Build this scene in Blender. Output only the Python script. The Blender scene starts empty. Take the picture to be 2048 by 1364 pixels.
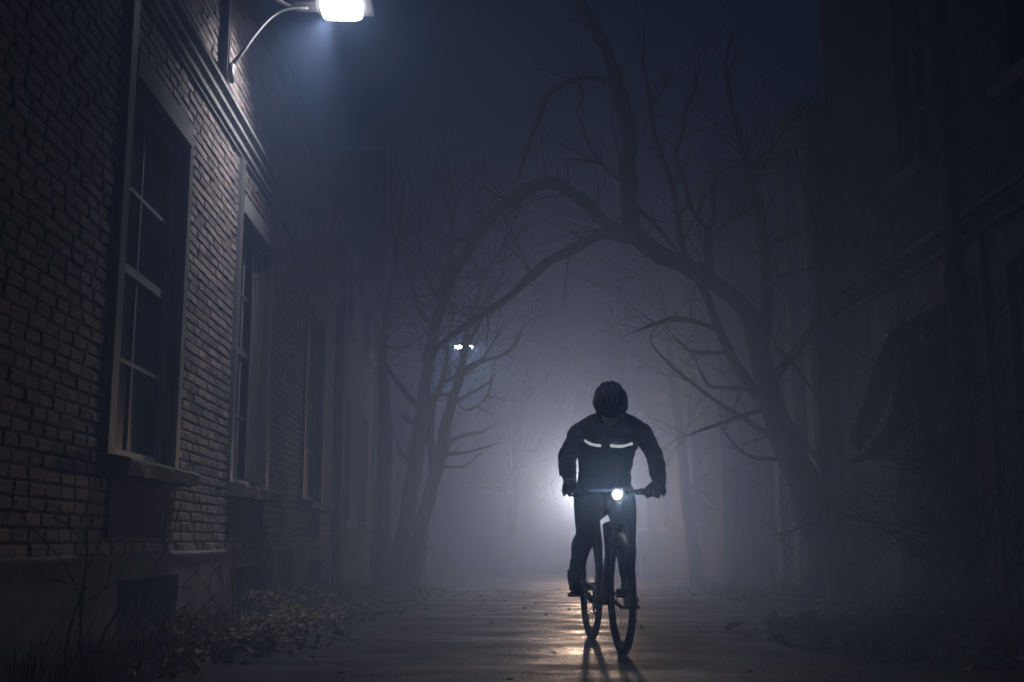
import bpy, bmesh, math, random
from math import sin, cos, pi, radians, sqrt, atan2, tan, exp
from mathutils import Vector, Matrix, noise, Quaternion

random.seed(7)
S = bpy.context.scene
COL = S.collection

# ------------------------------------------------------------------ camera
F = 2300.0
TH, PS, CH = radians(9.82), radians(1.5), 0.69
CR = Vector((cos(PS), -sin(PS), 0))
CF = Vector((sin(PS) * cos(TH), cos(PS) * cos(TH), sin(TH)))
CU = Vector((-sin(PS) * sin(TH), -cos(PS) * sin(TH), cos(TH)))
CAM = Vector((0, 0, CH))


def ray(px, py):
    return CR * ((px - 1024) / F) + CU * ((682 - py) / F) + CF


def at(px, py, Y):
    k = ray(px, py)
    return CAM + k * (Y / k.y)


def onX(px, py, X):
    k = ray(px, py)
    return CAM + k * (X / k.x)


cd = bpy.data.cameras.new('camera')
cam = bpy.data.objects.new('camera', cd)
COL.objects.link(cam)
cam.location = CAM
cam.rotation_euler = (pi / 2 + TH, 0, -PS)
cd.sensor_width = 36
cd.lens = F / 2048 * 36
cd.clip_start, cd.clip_end = 0.05, 500
S.camera = cam


# ------------------------------------------------------------------ helpers
class MB:
    def __init__(s):
        s.v, s.f, s.m = [], [], []

    def add(s, vs, fs, m=0):
        o = len(s.v)
        s.v.extend([tuple(p) for p in vs])
        for f in fs:
            s.f.append(tuple(i + o for i in f))
            s.m.append(m)

    def box(s, lo, hi, m=0):
        x0, y0, z0 = lo
        x1, y1, z1 = hi
        s.add([(x0, y0, z0), (x1, y0, z0), (x1, y1, z0), (x0, y1, z0), (x0, y0, z1), (x1, y0, z1), (x1, y1, z1), (x0, y1, z1)],
              [(0, 3, 2, 1), (4, 5, 6, 7), (0, 1, 5, 4), (1, 2, 6, 5), (2, 3, 7, 6), (3, 0, 4, 7)], m)

    def tube(s, pts, rad, n=8, m=0, cap=True, flat=None, ref=None):
        """pts: points; rad: radius or list of radius / (rx, ry)"""
        pts = [Vector(p) for p in pts]
        if not isinstance(rad, (list, tuple)):
            rad = [rad] * len(pts)
        N = len(pts)
        vs, prev = [], None
        for i, p in enumerate(pts):
            t = (pts[min(i + 1, N - 1)] - pts[max(i - 1, 0)])
            if t.length < 1e-9:
                t = Vector((0, 0, 1))
            t.normalize()
            if prev is None:
                a = Vector(ref) if ref else (Vector((0, 0, 1)) if abs(t.z) < 0.9 else Vector((1, 0, 0)))
                u = (a - t * a.dot(t)).normalized()
            else:
                u = (prev - t * prev.dot(t))
                u = u.normalized() if u.length > 1e-6 else Vector((1, 0, 0))
            prev = u
            w = t.cross(u)
            r = rad[i]
            ru, rw = r if isinstance(r, (list, tuple)) else (r, r)
            for k in range(n):
                a = 2 * pi * k / n
                vs.append(p + u * (ru * cos(a)) + w * (rw * sin(a)))
        fs = []
        for i in range(N - 1):
            for k in range(n):
                k2 = (k + 1) % n
                fs.append((i * n + k, i * n + k2, (i + 1) * n + k2, (i + 1) * n + k))
        if cap:
            fs.append(tuple(reversed(range(n))))
            fs.append(tuple((N - 1) * n + k for k in range(n)))
        s.add(vs, fs, m)

    def blob(s, c, r, n=14, k=9, m=0, rot=None):
        c = Vector(c)
        vs = []
        for j in range(k + 1):
            ph = pi * j / k
            for i in range(n):
                a = 2 * pi * i / n
                p = Vector((r[0] * sin(ph) * cos(a), r[1] * sin(ph) * sin(a), r[2] * cos(ph)))
                if rot:
                    p = rot @ p
                vs.append(c + p)
        fs = []
        for j in range(k):
            for i in range(n):
                i2 = (i + 1) % n
                fs.append((j * n + i, (j + 1) * n + i, (j + 1) * n + i2, j * n + i2))
        s.add(vs, fs, m)

    def ring(s, c, R, r, axis='x', n=48, k=10, m=0, flat=None):
        """torus around an axis; flat=(half width, half height) gives a box section"""
        c = Vector(c)
        vs = []
        for i in range(n):
            a = 2 * pi * i / n
            for j in range(k):
                b = 2 * pi * j / k
                if flat:
                    q = 4 * 0 + j
                    off, rr = [(-flat[0], -flat[1]), (flat[0], -flat[1]), (flat[0], flat[1]), (-flat[0], flat[1])][j]
                else:
                    off, rr = r * sin(b), r * cos(b)
                vs.append(c + Vector((off, (R + rr) * cos(a), (R + rr) * sin(a))))
        fs = []
        for i in range(n):
            for j in range(k):
                i2, j2 = (i + 1) % n, (j + 1) % k
                fs.append((i * k + j, i2 * k + j, i2 * k + j2, i * k + j2))
        s.add(vs, fs, m)

    def sweep_y(s, prof, y0, y1, m=0):
        """closed (x, z) profile swept along Y"""
        n = len(prof)
        vs = [(x, y0, z) for x, z in prof] + [(x, y1, z) for x, z in prof]
        fs = [(i, (i + 1) % n, n + (i + 1) % n, n + i) for i in range(n)]
        fs += [tuple(range(n))[::-1], tuple(range(n, 2 * n))]
        s.add(vs, fs, m)

    def build(s, name, mats, parent=None, smooth=False, recalc=True):
        me = bpy.data.meshes.new(name)
        me.from_pydata(s.v, [], s.f)
        if not isinstance(mats, (list, tuple)):
            mats = [mats]
        for q in mats:
            me.materials.append(q)
        me.polygons.foreach_set('material_index', s.m)
        if recalc:
            bm = bmesh.new()
            bm.from_mesh(me)
            bmesh.ops.recalc_face_normals(bm, faces=bm.faces)
            bm.to_mesh(me)
            bm.free()
        me.polygons.foreach_set('use_smooth', [smooth] * len(me.polygons))
        me.update()
        o = bpy.data.objects.new(name, me)
        COL.objects.link(o)
        if parent is not None:
            o.parent = parent
            o.matrix_parent_inverse = parent_matrix(parent).inverted()
        return o


def parent_matrix(p):
    m = p.matrix_basis.copy()
    q = p
    while q.parent is not None:
        m = q.parent.matrix_basis @ q.matrix_parent_inverse @ m if False else m
        q = q.parent
    bpy.context.view_layer.update()
    return p.matrix_world.copy()


def empty(name, loc, rz=0):
    o = bpy.data.objects.new(name, None)
    o.empty_display_size = 0.2
    COL.objects.link(o)
    o.location = loc
    o.rotation_euler = (0, 0, rz)
    return o


def tag(o, label=None, cat=None, group=None, kind=None):
    if label:
        o['label'] = label
    if cat:
        o['category'] = cat
    if group:
        o['group'] = group
    if kind:
        o['kind'] = kind
    return o


def fuse(mb, voxel, smooth_it=6, factor=0.5):
    """join overlapping shapes into one continuous skin; returns (verts, faces)"""
    me = bpy.data.meshes.new('tmp')
    me.from_pydata(mb.v, [], mb.f)
    bm = bmesh.new()
    bm.from_mesh(me)
    bmesh.ops.remove_doubles(bm, verts=bm.verts, dist=1e-5)
    bmesh.ops.recalc_face_normals(bm, faces=bm.faces)
    bm.to_mesh(me)
    bm.free()
    o = bpy.data.objects.new('tmp', me)
    COL.objects.link(o)
    r = o.modifiers.new('r', 'REMESH')
    r.mode = 'VOXEL'
    r.voxel_size = voxel
    sm = o.modifiers.new('s', 'SMOOTH')
    sm.iterations = smooth_it
    sm.factor = factor
    bpy.context.view_layer.update()
    dg = bpy.context.evaluated_depsgraph_get()
    out = bpy.data.meshes.new_from_object(o.evaluated_get(dg))
    bpy.data.objects.remove(o)
    res = MB()
    res.v = [tuple(v.co) for v in out.vertices]
    res.f = [tuple(p.vertices) for p in out.polygons]
    nr = [v.normal.copy() for v in out.vertices]
    res.m = [0] * len(res.f)
    res.n = nr
    bpy.data.meshes.remove(out)
    bpy.data.meshes.remove(me)
    return res


def wrinkle(mb, amp, freq, stretch=(1, 1, 1), seed=0.0):
    for i, p in enumerate(mb.v):
        q = Vector((p[0] * stretch[0] * freq + seed, p[1] * stretch[1] * freq, p[2] * stretch[2] * freq))
        d = noise.noise(q) * 0.7 + (abs(noise.noise(q * 2.1)) - 0.25) * 0.6
        v = Vector(p) + mb.n[i] * (d * amp)
        mb.v[i] = tuple(v)


def spline(ctrl, per=5):
    """Catmull-Rom through tuples of any length"""
    out = []
    n = len(ctrl)
    if n < 3:
        per = 3
    for i in range(n - 1):
        p0 = ctrl[max(i - 1, 0)]
        p1, p2 = ctrl[i], ctrl[i + 1]
        p3 = ctrl[min(i + 2, n - 1)]
        for k in range(per):
            t = k / per
            out.append(tuple(0.5 * ((2 * b) + (-a + c) * t + (2 * a - 5 * b + 4 * c - d) * t * t + (-a + 3 * b - 3 * c + d) * t ** 3)
                             for a, b, c, d in zip(p0, p1, p2, p3)))
    out.append(tuple(ctrl[-1]))
    return out


# ------------------------------------------------------------------ materials
def mat(name, col, rough=0.8, metal=0.0, spec=0.5, var=0.0, vscale=6.0, bump=0.0, bscale=40.0, island=0.0, col2=None, stretch=None, sheen=0, coat=0):
    m = bpy.data.materials.new(name)
    m.use_nodes = True
    nt = m.node_tree
    N, L = nt.nodes, nt.links
    b = N['Principled BSDF']
    b.inputs['Base Color'].default_value = (*col, 1)
    b.inputs['Roughness'].default_value = rough
    b.inputs['Metallic'].default_value = metal
    b.inputs['Specular IOR Level'].default_value = spec
    if coat:
        b.inputs['Coat Weight'].default_value = coat
        b.inputs['Coat Roughness'].default_value = 0.08
    g = N.new('ShaderNodeNewGeometry')
    vec = g.outputs['Position']
    if stretch:
        mp = N.new('ShaderNodeMapping')
        mp.inputs['Scale'].default_value = stretch
        L.new(vec, mp.inputs['Vector'])
        vec = mp.outputs['Vector']
    src = None
    if col2 is None and (var or island):
        col2 = tuple(c * (1 - max(var, island)) for c in col)
    if col2 is not None:
        nz = N.new('ShaderNodeTexNoise')
        nz.inputs['Scale'].default_value = vscale
        nz.inputs['Detail'].default_value = 6
        nz.inputs['Roughness'].default_value = 0.65
        L.new(vec, nz.inputs['Vector'])
        rp = N.new('ShaderNodeMapRange')
        rp.inputs['From Min'].default_value = 0.35
        rp.inputs['From Max'].default_value = 0.65
        L.new(nz.outputs['Fac'], rp.inputs['Value'])
        src = rp.outputs['Result']
        if island:
            mx0 = N.new('ShaderNodeMath')
            mx0.operation = 'MULTIPLY_ADD'
            mx0.inputs[1].default_value = island
            L.new(g.outputs['Random Per Island'], mx0.inputs[0])
            mu = N.new('ShaderNodeMath')
            mu.operation = 'MULTIPLY'
            mu.inputs[1].default_value = 1 - island
            L.new(src, mu.inputs[0])
            L.new(mu.outputs[0], mx0.inputs[2])
            src = mx0.outputs[0]
        mx = N.new('ShaderNodeMix')
        mx.data_type = 'RGBA'
        mx.inputs[6].default_value = (*col, 1)
        mx.inputs[7].default_value = (*col2, 1)
        L.new(src, mx.inputs[0])
        L.new(mx.outputs[2], b.inputs['Base Color'])
    if bump:
        n2 = N.new('ShaderNodeTexNoise')
        n2.inputs['Scale'].default_value = bscale
        n2.inputs['Detail'].default_value = 8
        n2.inputs['Roughness'].default_value = 0.7
        L.new(vec, n2.inputs['Vector'])
        bp = N.new('ShaderNodeBump')
        bp.inputs['Strength'].default_value = 1
        bp.inputs['Distance'].default_value = bump
        L.new(n2.outputs['Fac'], bp.inputs['Height'])
        L.new(bp.outputs['Normal'], b.inputs['Normal'])
    return m


def glow(name, col, strength):
    m = bpy.data.materials.new(name)
    m.use_nodes = True
    b = m.node_tree.nodes['Principled BSDF']
    b.inputs['Base Color'].default_value = (0.8, 0.8, 0.8, 1)
    b.inputs['Emission Color'].default_value = (*col, 1)
    b.inputs['Emission Strength'].default_value = strength
    return m


M = {}
M['mortar'] = mat('mortar', (0.10, 0.095, 0.09), 0.95, bump=0.006, bscale=60, var=0.5, vscale=5)
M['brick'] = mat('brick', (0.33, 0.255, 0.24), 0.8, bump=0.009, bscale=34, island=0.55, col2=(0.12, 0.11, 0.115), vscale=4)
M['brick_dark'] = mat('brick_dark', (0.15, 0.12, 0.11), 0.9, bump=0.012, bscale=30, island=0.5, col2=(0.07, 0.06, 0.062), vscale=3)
M['concrete'] = mat('concrete', (0.20, 0.20, 0.20), 0.9, bump=0.006, bscale=25, var=0.5, vscale=2.5)
M['stone'] = mat('stone', (0.26, 0.26, 0.26), 0.85, bump=0.008, bscale=30, var=0.45, vscale=5)
M['paint'] = mat('old_paint', (0.13, 0.135, 0.145), 0.6, bump=0.002, bscale=50, var=0.4, vscale=9, stretch=(3, 3, 0.6))
M['sash'] = mat('sash_paint', (0.22, 0.23, 0.25), 0.6, bump=0.001, bscale=60, var=0.3)
M['glass'] = mat('window_glass', (0.005, 0.006, 0.008), 0.35, spec=0.012, bump=0.0006, bscale=5)
M['curtain'] = mat('curtain', (0.13, 0.135, 0.145), 0.9, var=0.4, vscale=5, stretch=(6, 6, 0.4))
M['plaster'] = mat('plaster', (0.28, 0.275, 0.27), 0.9, bump=0.006, bscale=18, col2=(0.12, 0.117, 0.115), vscale=2.2, stretch=(1.5, 1.5, 0.35))
M['iron'] = mat('painted_iron', (0.05, 0.052, 0.055), 0.5, metal=0.3, bump=0.001, bscale=60)
M['lamp_metal'] = mat('lamp_metal', (0.32, 0.33, 0.34), 0.5, metal=0.5, var=0.3, bump=0.0006, bscale=70)
M['bark'] = mat('bark', (0.045, 0.040, 0.036), 0.95, bump=0.02, bscale=22, var=0.5, vscale=8, stretch=(1, 1, 0.35))
M['twig'] = mat('twig', (0.04, 0.036, 0.033), 0.95)
M['leaf'] = mat('leaf', (0.36, 0.27, 0.19), 0.7, island=0.75, col2=(0.10, 0.075, 0.055), vscale=30, bump=0.002, bscale=80)
M['dirt'] = mat('dirt', (0.055, 0.048, 0.042), 0.95, bump=0.03, bscale=9, var=0.5, vscale=2)
M['canvas'] = mat('torn_canvas', (0.035, 0.036, 0.04), 0.95, bump=0.004, bscale=30, var=0.4)
M['weed'] = mat('dry_weed', (0.16, 0.13, 0.09), 0.9, island=0.5, col2=(0.07, 0.06, 0.045))
M['sill_shade'] = mat('sill_shade_board', (0.012, 0.012, 0.013), 0.95, bump=0.006, bscale=20)  # dark colour of the boards that stand for the sills' shadows
M['tar'] = mat('roof_felt', (0.04, 0.04, 0.042), 0.9, bump=0.003)
M['far_wall'] = mat('dimmed_plaster', (0.085, 0.083, 0.08), 0.95, bump=0.006, bscale=12, var=0.5, vscale=1.5, stretch=(1, 1, 0.3))  # far walls coloured darker so the lamplight leaves them dim
M['wood'] = mat('weathered_boards', (0.06, 0.05, 0.045), 0.85, bump=0.004, bscale=30, stretch=(8, 8, 0.6), var=0.5)


def asphalt():
    m = bpy.data.materials.new('wet_asphalt')
    m.use_nodes = True
    nt = m.node_tree
    N, L = nt.nodes, nt.links
    b = N['Principled BSDF']
    b.inputs['Specular IOR Level'].default_value = 0.26
    g = N.new('ShaderNodeNewGeometry')

    def nz(sc, det=6, stretch=None, rough=0.6):
        v = g.outputs['Position']
        if stretch:
            mp = N.new('ShaderNodeMapping')
            mp.inputs['Scale'].default_value = stretch
            L.new(v, mp.inputs['Vector'])
            v = mp.outputs['Vector']
        n = N.new('ShaderNodeTexNoise')
        n.inputs['Scale'].default_value = sc
        n.inputs['Detail'].default_value = det
        n.inputs['Roughness'].default_value = rough
        L.new(v, n.inputs['Vector'])
        return n.outputs['Fac']

    def rng(x, a, c, d, e):
        r = N.new('ShaderNodeMapRange')
        r.inputs['From Min'].default_value = a
        r.inputs['From Max'].default_value = c
        r.inputs['To Min'].default_value = d
        r.inputs['To Max'].default_value = e
        L.new(x, r.inputs['Value'])
        return r.outputs['Result']

    wet = nz(2.0, 6, (0.6, 1.0, 1))
    L.new(rng(wet, 0.42, 0.68, 0.60, 0.24), b.inputs['Roughness'])
    mx = N.new('ShaderNodeMix')
    mx.data_type = 'RGBA'
    mx.inputs[6].default_value = (0.029, 0.033, 0.040, 1)
    mx.inputs[7].default_value = (0.012, 0.015, 0.019, 1)
    L.new(rng(nz(3.0), 0.35, 0.65, 0, 1), mx.inputs[0])
    mx2 = N.new('ShaderNodeMix')
    mx2.data_type = 'RGBA'
    mx2.inputs[7].default_value = (0.07, 0.07, 0.075, 1)
    L.new(mx.outputs[2], mx2.inputs[6])
    vo = N.new('ShaderNodeTexVoronoi')
    vo.inputs['Scale'].default_value = 70
    L.new(g.outputs['Position'], vo.inputs['Vector'])
    L.new(rng(vo.outputs['Distance'], 0.15, 0.45, 0.7, 0.0), mx2.inputs[0])
    L.new(mx2.outputs[2], b.inputs['Base Color'])
    b1 = N.new('ShaderNodeBump')
    b1.inputs['Distance'].default_value = 0.014
    L.new(vo.outputs['Distance'], b1.inputs['Height'])
    b1.invert = True
    L.new(rng(wet, 0.42, 0.62, 1.0, 0.55), b1.inputs['Strength'])
    b2 = N.new('ShaderNodeBump')
    b2.inputs['Distance'].default_value = 0.030
    L.new(nz(11.0, 7, (1, 1, 1), 0.75), b2.inputs['Height'])
    L.new(b1.outputs['Normal'], b2.inputs['Normal'])
    L.new(rng(wet, 0.45, 0.62, 0.8, 0.15), b2.inputs['Strength'])
    L.new(b2.outputs['Normal'], b.inputs['Normal'])
    return m


M['asphalt'] = asphalt()


# ------------------------------------------------------------------ ground
def ground_z(x, y):
    z = 0.0
    if y > 14.0:
        t = y - 14.0
        z -= 0.014 * t * min(1.0, t / 5.0)
    return z


def nzv(x, y, z=0.0):
    return noise.noise(Vector((x, y, z)))


def sheet(name, xs, ys, zf, m, edge=None):
    mb = MB()
    nx = len(xs)
    vs = []
    for j, y in enumerate(ys):
        for i, x in enumerate(xs):
            xx = edge(x, y, i, nx) if edge else x
            vs.append((xx, y, zf(xx, y)))
    fs = []
    for j in range(len(ys) - 1):
        for i in range(nx - 1):
            fs.append((j * nx + i, j * nx + i + 1, (j + 1) * nx + i + 1, (j + 1) * nx + i))
    mb.add(vs, fs)
    o = mb.build(name, m, smooth=True, recalc=False)
    return o


xs = [-28, -20, -14, -9, -6, -4] + [-2.4 + 0.2 * i for i in range(36)] + [5.2, 6, 8, 12, 18, 28]
ys = [-10, -6, -3, 0, 2] + [3 + 0.2 * i for i in range(80)] + [19 + 1.2 * i for i in range(42)]
gr = sheet('ground', xs, ys, lambda x, y: ground_z(x, y) - 0.02 + 0.03 * nzv(x * 1.3, y * 1.3) * (1 if -2.1 < x < 4.1 else 0.3), M['dirt'])
tag(gr, kind='structure')


def road_z(x, y):
    return ground_z(x, y) + 0.026 + 0.010 * nzv(x * 0.9, y * 0.9, 3) + 0.004 * nzv(x * 3, y * 3, 8) + 0.02 * cos((x - 0.9) / 2.6 * 1.2)


def road_edge(x, y, i, nx):
    if i == 0:
        return x + 0.16 * nzv(y * 0.9, 1.0) + 0.06 * nzv(y * 4, 2)
    if i == nx - 1:
        return x + 0.22 * nzv(y * 0.8, 5.0) + 0.07 * nzv(y * 4, 7)
    return x


rx = [-1.55, -1.4] + [-1.2 + 0.15 * i for i in range(31)] + [3.4, 3.5]
ry = [-10, -5, 0, 2, 3] + [4 + 0.12 * i for i in range(110)] + [17.5 + 1.0 * i for i in range(50)]
rd = sheet('road', rx, ry, road_z, M['asphalt'], road_edge)
tag(rd, kind='structure')


# ------------------------------------------------------------------ brick walls
def brick_wall(mb, X, s, y0, y1, z0, z1, openings, course=0.074, length=0.20, thick=0.4, rng=random, mi_mortar=0, mi_brick=1, proud=0.011, bricks=True):
    """wall whose face lies on plane x = X and looks towards +s x; openings: (ya, yb, za, zb)"""
    ys = sorted({y0, y1} | {v for o in openings for v in o[:2] if y0 < v < y1})
    zs = sorted({z0, z1} | {v for o in openings for v in o[2:] if z0 < v < z1})
    inside = lambda y, z: any(a < y < b and c < z < d for a, b, c, d in openings)
    xb = X - s * thick
    for a, b in zip(ys, ys[1:]):
        for c, d in zip(zs, zs[1:]):
            if not inside((a + b) / 2, (c + d) / 2):
                mb.add([(X, a, c), (X, b, c), (X, b, d), (X, a, d)], [(0, 1, 2, 3)], mi_mortar)
                mb.add([(xb, a, c), (xb, b, c), (xb, b, d), (xb, a, d)], [(3, 2, 1, 0)], mi_mortar)
    for a, b, c, d in openings:
        a, b, c, d = max(a, y0), min(b, y1), max(c, z0), min(d, z1)
        for q in ([(X, a, c), (xb, a, c), (xb, a, d), (X, a, d)], [(X, b, c), (xb, b, c), (xb, b, d), (X, b, d)],
                  [(X, a, c), (X, b, c), (xb, b, c), (xb, a, c)], [(X, a, d), (X, b, d), (xb, b, d), (xb, a, d)]):
            mb.add(q, [(0, 1, 2, 3)], mi_mortar)
    for q in ([(X, y0, z0), (xb, y0, z0), (xb, y0, z1), (X, y0, z1)], [(X, y1, z0), (xb, y1, z0), (xb, y1, z1), (X, y1, z1)],
              [(X, y0, z1), (X, y1, z1), (xb, y1, z1), (xb, y0, z1)]):
        mb.add(q, [(0, 1, 2, 3)], mi_mortar)
    if not bricks:
        return
    nrow = int((z1 - z0) / course)
    j = 0.011
    for r in range(nrow):
        zb, zt = z0 + r * course + 0.006, z0 + (r + 1) * course - 0.006
        iv = [(y0, y1)]
        for a, b, c, d in openings:
            if c < zt and d > zb:
                nv = []
                for p, q in iv:
                    if b <= p or a >= q:
                        nv.append((p, q))
                    else:
                        if a > p:
                            nv.append((p, a))
                        if b < q:
                            nv.append((b, q))
                iv = nv
        for p, q in iv:
            y = p
            first = True
            while y < q - 0.03:
                ln = length * rng.uniform(0.85, 1.15)
                if first and r % 2:
                    ln *= 0.5
                first = False
                ye = min(y + ln, q)
                if q - ye < 0.07:
                    ye = q
                ya, yb_ = y + 0.006, ye - 0.006
                pr = proud * rng.uniform(0.5, 1.35)
                J = lambda k=0.004: rng.uniform(-k, k)
                c = 0.009
                xo, xm = X + s * pr, X + s * (pr - 0.006)
                tilt = rng.uniform(-0.003, 0.003)
                v = []
                for (yy, zz, sy, sz) in ((ya, zb, 1, 1), (yb_, zb, -1, 1), (yb_, zt, -1, -1), (ya, zt, 1, -1)):
                    v.append((X - s * 0.003, yy, zz))
                for (yy, zz, sy, sz) in ((ya, zb, 1, 1), (yb_, zb, -1, 1), (yb_, zt, -1, -1), (ya, zt, 1, -1)):
                    v.append((xm + J(0.002), yy + J(0.003), zz + J(0.003)))
                for (yy, zz, sy, sz) in ((ya, zb, 1, 1), (yb_, zb, -1, 1), (yb_, zt, -1, -1), (ya, zt, 1, -1)):
                    v.append((xo + s * tilt * sz + J(0.002), yy + sy * c + J(0.004), zz + sz * c + J(0.004)))
                f = [(8, 9, 10, 11)]
                for k in range(4):
                    k2 = (k + 1) % 4
                    f.append((k, k2, 4 + k2, 4 + k))
                    f.append((4 + k, 4 + k2, 8 + k2, 8 + k))
                mb.add(v, f, mi_brick)
                y = ye
    return


def sash_window(parent, X, s, ya, yb, za, zb, recess=0.2, curtain=False, cross=2):
    """timber sash window in an opening of the wall at x = X"""
    xr = X - s * recess

    def bx(m, x0, x1, y0, y1, z0, z1):
        m.box((min(x0, x1), y0, z0), (max(x0, x1), y1, z1))
    m = MB()
    w = 0.055
    bx(m, xr, xr - s * 0.08, ya, ya + w, za, zb)
    bx(m, xr, xr - s * 0.08, yb - w, yb, za, zb)
    bx(m, xr, xr - s * 0.08, ya + w, yb - w, zb - w, zb)
    bx(m, xr, xr - s * 0.08, ya + w, yb - w, za, za + w * 1.3)
    win = m.build('window', M['sash'], parent)
    zm = za + (zb - za) * 0.52
    m = MB()
    t = 0.014
    ym = (ya + yb) / 2
    bx(m, xr - s * 0.015, xr - s * 0.07, ya + w, yb - w, zm - 0.03, zm + 0.03)
    q = (zb - zm) * 0.47
    for z in (za + (zm - za) * 0.52, zm + q):
        bx(m, xr - s * 0.025, xr - s * 0.06, ya + w, yb - w, z - t, z + t)
    for (c, d) in ((za + w * 1.3, zm - 0.03), (zm + 0.03, zb - w)):
        bx(m, xr - s * 0.026, xr - s * 0.058, ym - t, ym + t, c, d)
    m.build('sash', M['sash'], win)
    m = MB()
    bx(m, xr - s * 0.040, xr - s * 0.046, ya + w * 0.5, yb - w * 0.5, za + 0.03, zb - 0.03)
    m.build('glass', M['glass'], win)
    if curtain:
        m = MB()
        n = 40
        vs, fs = [], []
        for k in range(n + 1):
            u = k / n
            y = ya + w + 0.04 + u * 0.62 * (yb - ya - 2 * w)
            d = 0.016 + 0.013 * sin(u * 46) + 0.006 * sin(u * 21 + 1)
            vs.append((xr - s * 0.014 + s * (d - 0.018), y, za + 0.09))
            vs.append((xr - s * 0.014 + s * (d * 0.7 - 0.018), y, za + (zb - za) * (0.86 - 0.16 * u)))
        for k in range(n):
            fs.append((2 * k, 2 * k + 2, 2 * k + 3, 2 * k + 1))
        m.add(vs, fs)
    return win


def sill_block(parent, X, s, ya, yb, z, out=0.14, h=0.11, name='sill', m_='stone'):
    m = MB()
    n = 10
    vs, fs = [], []
    for k in range(n + 1):
        y = ya + (yb - ya) * k / n
        jj = lambda a: random.uniform(-a, a)
        for (dx, dz) in ((-0.02, 0.02), (out, -0.012), (out + 0.006, -0.03), (out - 0.004, -h), (-0.02, -h)):
            vs.append((X + s * (dx + (jj(0.008) if dx > 0.05 else 0)), y, z + dz + (jj(0.010) if dz < -0.05 and dx > 0 else 0)))
    for k in range(n):
        for i in range(5):
            i2 = (i + 1) % 5
            fs.append((k * 5 + i, k * 5 + i2, (k + 1) * 5 + i2, (k + 1) * 5 + i))
    fs += [tuple(range(5)), tuple(range(n * 5, n * 5 + 5))]
    m.add(vs, fs)
    return m.build(name, M[m_], parent)


# ---- building along the left of the alley
WL = -2.2
ROOF = 5.62
left = empty('brick_building', (WL - 3, 8, 0))
tag(left, 'long brick building with tall sash windows under a moulded cornice', 'building')
wins = [(6.85, 8.24, 1.18, 3.56), (10.12, 11.72, 1.18, 3.62), (14.2, 15.8, 1.18, 3.62), (2.6, 4.2, 1.18, 3.62)]
mb = MB()
brick_wall(mb, WL, 1, -6, 17.0, 0.60, 4.10, wins)
brick_wall(mb, WL, 1, -6, 17.0, 4.40, ROOF, [])
mb.box((WL - 0.4, -6, 4.10), (WL - 0.01, 17.0, 4.40), 0)
mb.box((WL - 7, 16.7, -1.5), (WL - 0.4, 17.0, ROOF), 0)
mb.box((WL - 7, -6.3, -0.2), (WL - 0.4, -6, ROOF), 0)
mb.box((WL - 7.3, -6, -0.2), (WL - 7, 17.0, ROOF), 0)
mb.build('wall', [M['mortar'], M['brick']], left)
base_open = [(7.06, 8.45, 0.08, 0.45), (10.4, 11.85, 0.08, 0.45), (14.6, 15.9, 0.08, 0.42)]
mb = MB()
brick_wall(mb, WL + 0.035, 1, -6, 17.0, -1.2, 0.585, base_open, bricks=False, thick=0.42)
n = 160
vs, fs = [], []
for k in range(n + 1):
    y = -6 + 23.0 * k / n
    e = 0.055 + random.uniform(-0.008, 0.008)
    zt = 0.602 + random.uniform(-0.004, 0.004)
    vs += [(WL + 0.002, y, zt + 0.012), (WL + e, y, zt - 0.006), (WL + e, y, 0.575), (WL + 0.002, y, 0.575)]
for k in range(n):
    for i in range(4):
        fs.append((k * 4 + i, k * 4 + (i + 1) % 4, k * 4 + 4 + (i + 1) % 4, k * 4 + 4 + i))
mb.add(vs, fs)
mb.build('plinth', M['concrete'], left)
mb = MB()
prof = [(WL - 0.02, 4.20), (WL + 0.05, 4.20), (WL + 0.05, 4.245), (WL + 0.085, 4.25), (WL + 0.085, 4.30), (WL + 0.06, 4.31), (WL + 0.12, 4.36),
        (WL + 0.12, 4.405), (WL + 0.095, 4.415), (WL + 0.17, 4.465), (WL + 0.17, 4.51), (WL + 0.15, 4.535), (WL - 0.02, 4.57)]
mb.sweep_y([(WL + (x - WL) * (0.62 if x > WL else 1), 4.10 + (z - 4.20) * 0.86) for x, z in prof], -6, 17.0)
mb.build('cornice', M['stone'], left)
mb = MB()
mb.box((WL - 7.3, -6.3, ROOF), (WL + 0.10, 17.08, ROOF + 0.10))
mb.build('roof', M['tar'], left)
for i, (a, b, c, d) in enumerate(wins):
    w = sash_window(left, WL, 1, a, b, c, d, recess=0.075)
    # surround: jamb strips and lintel standing proud of the bricks
    m = MB()
    for (p, q, lo, hi) in ((a - 0.15, a - 0.03, c, 4.09 if i in (0, 1) else d + 0.10), (b + 0.001, b + 0.10, c, d + 0.12)):
        m = MB()
        m.box((WL - 0.19 if p > a else WL - 0.05, p, lo), (WL + (0.045 if p < a else 0.028), q, hi))
        m.build('jamb', M['paint'], w)
    m = MB()
    m.box((WL - 0.05, a + 0.001, d + 0.001), (WL + 0.045, b, d + 0.17))
    m.build('lintel', M['stone'], w)
    s_ = sill_block(w, WL, 1, a - 0.16, b + 0.14, c - 0.005, out=0.17)
    # near-black board painting in the shadow below the sill
    m = MB()
    m.box((WL - 0.02, a + 0.0, 0.70), (WL + 0.024, b - 0.05, c - 0.13))
    m.build('sill_shade_panel', M['sill_shade'], w)
for a, b, c, d in base_open:
    m = MB()
    m.box((WL - 0.30, a, c), (WL - 0.28, b, d))
    bw = m.build('basement_window', M['glass'], left)
    for k in range(7):
        m = MB()
        y = a + (b - a) * (k + 0.5) / 7
        m.tube([(WL - 0.16, y, c), (WL - 0.16, y, d)], 0.009, 6)
        m.build('bar', M['iron'], bw)
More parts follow.
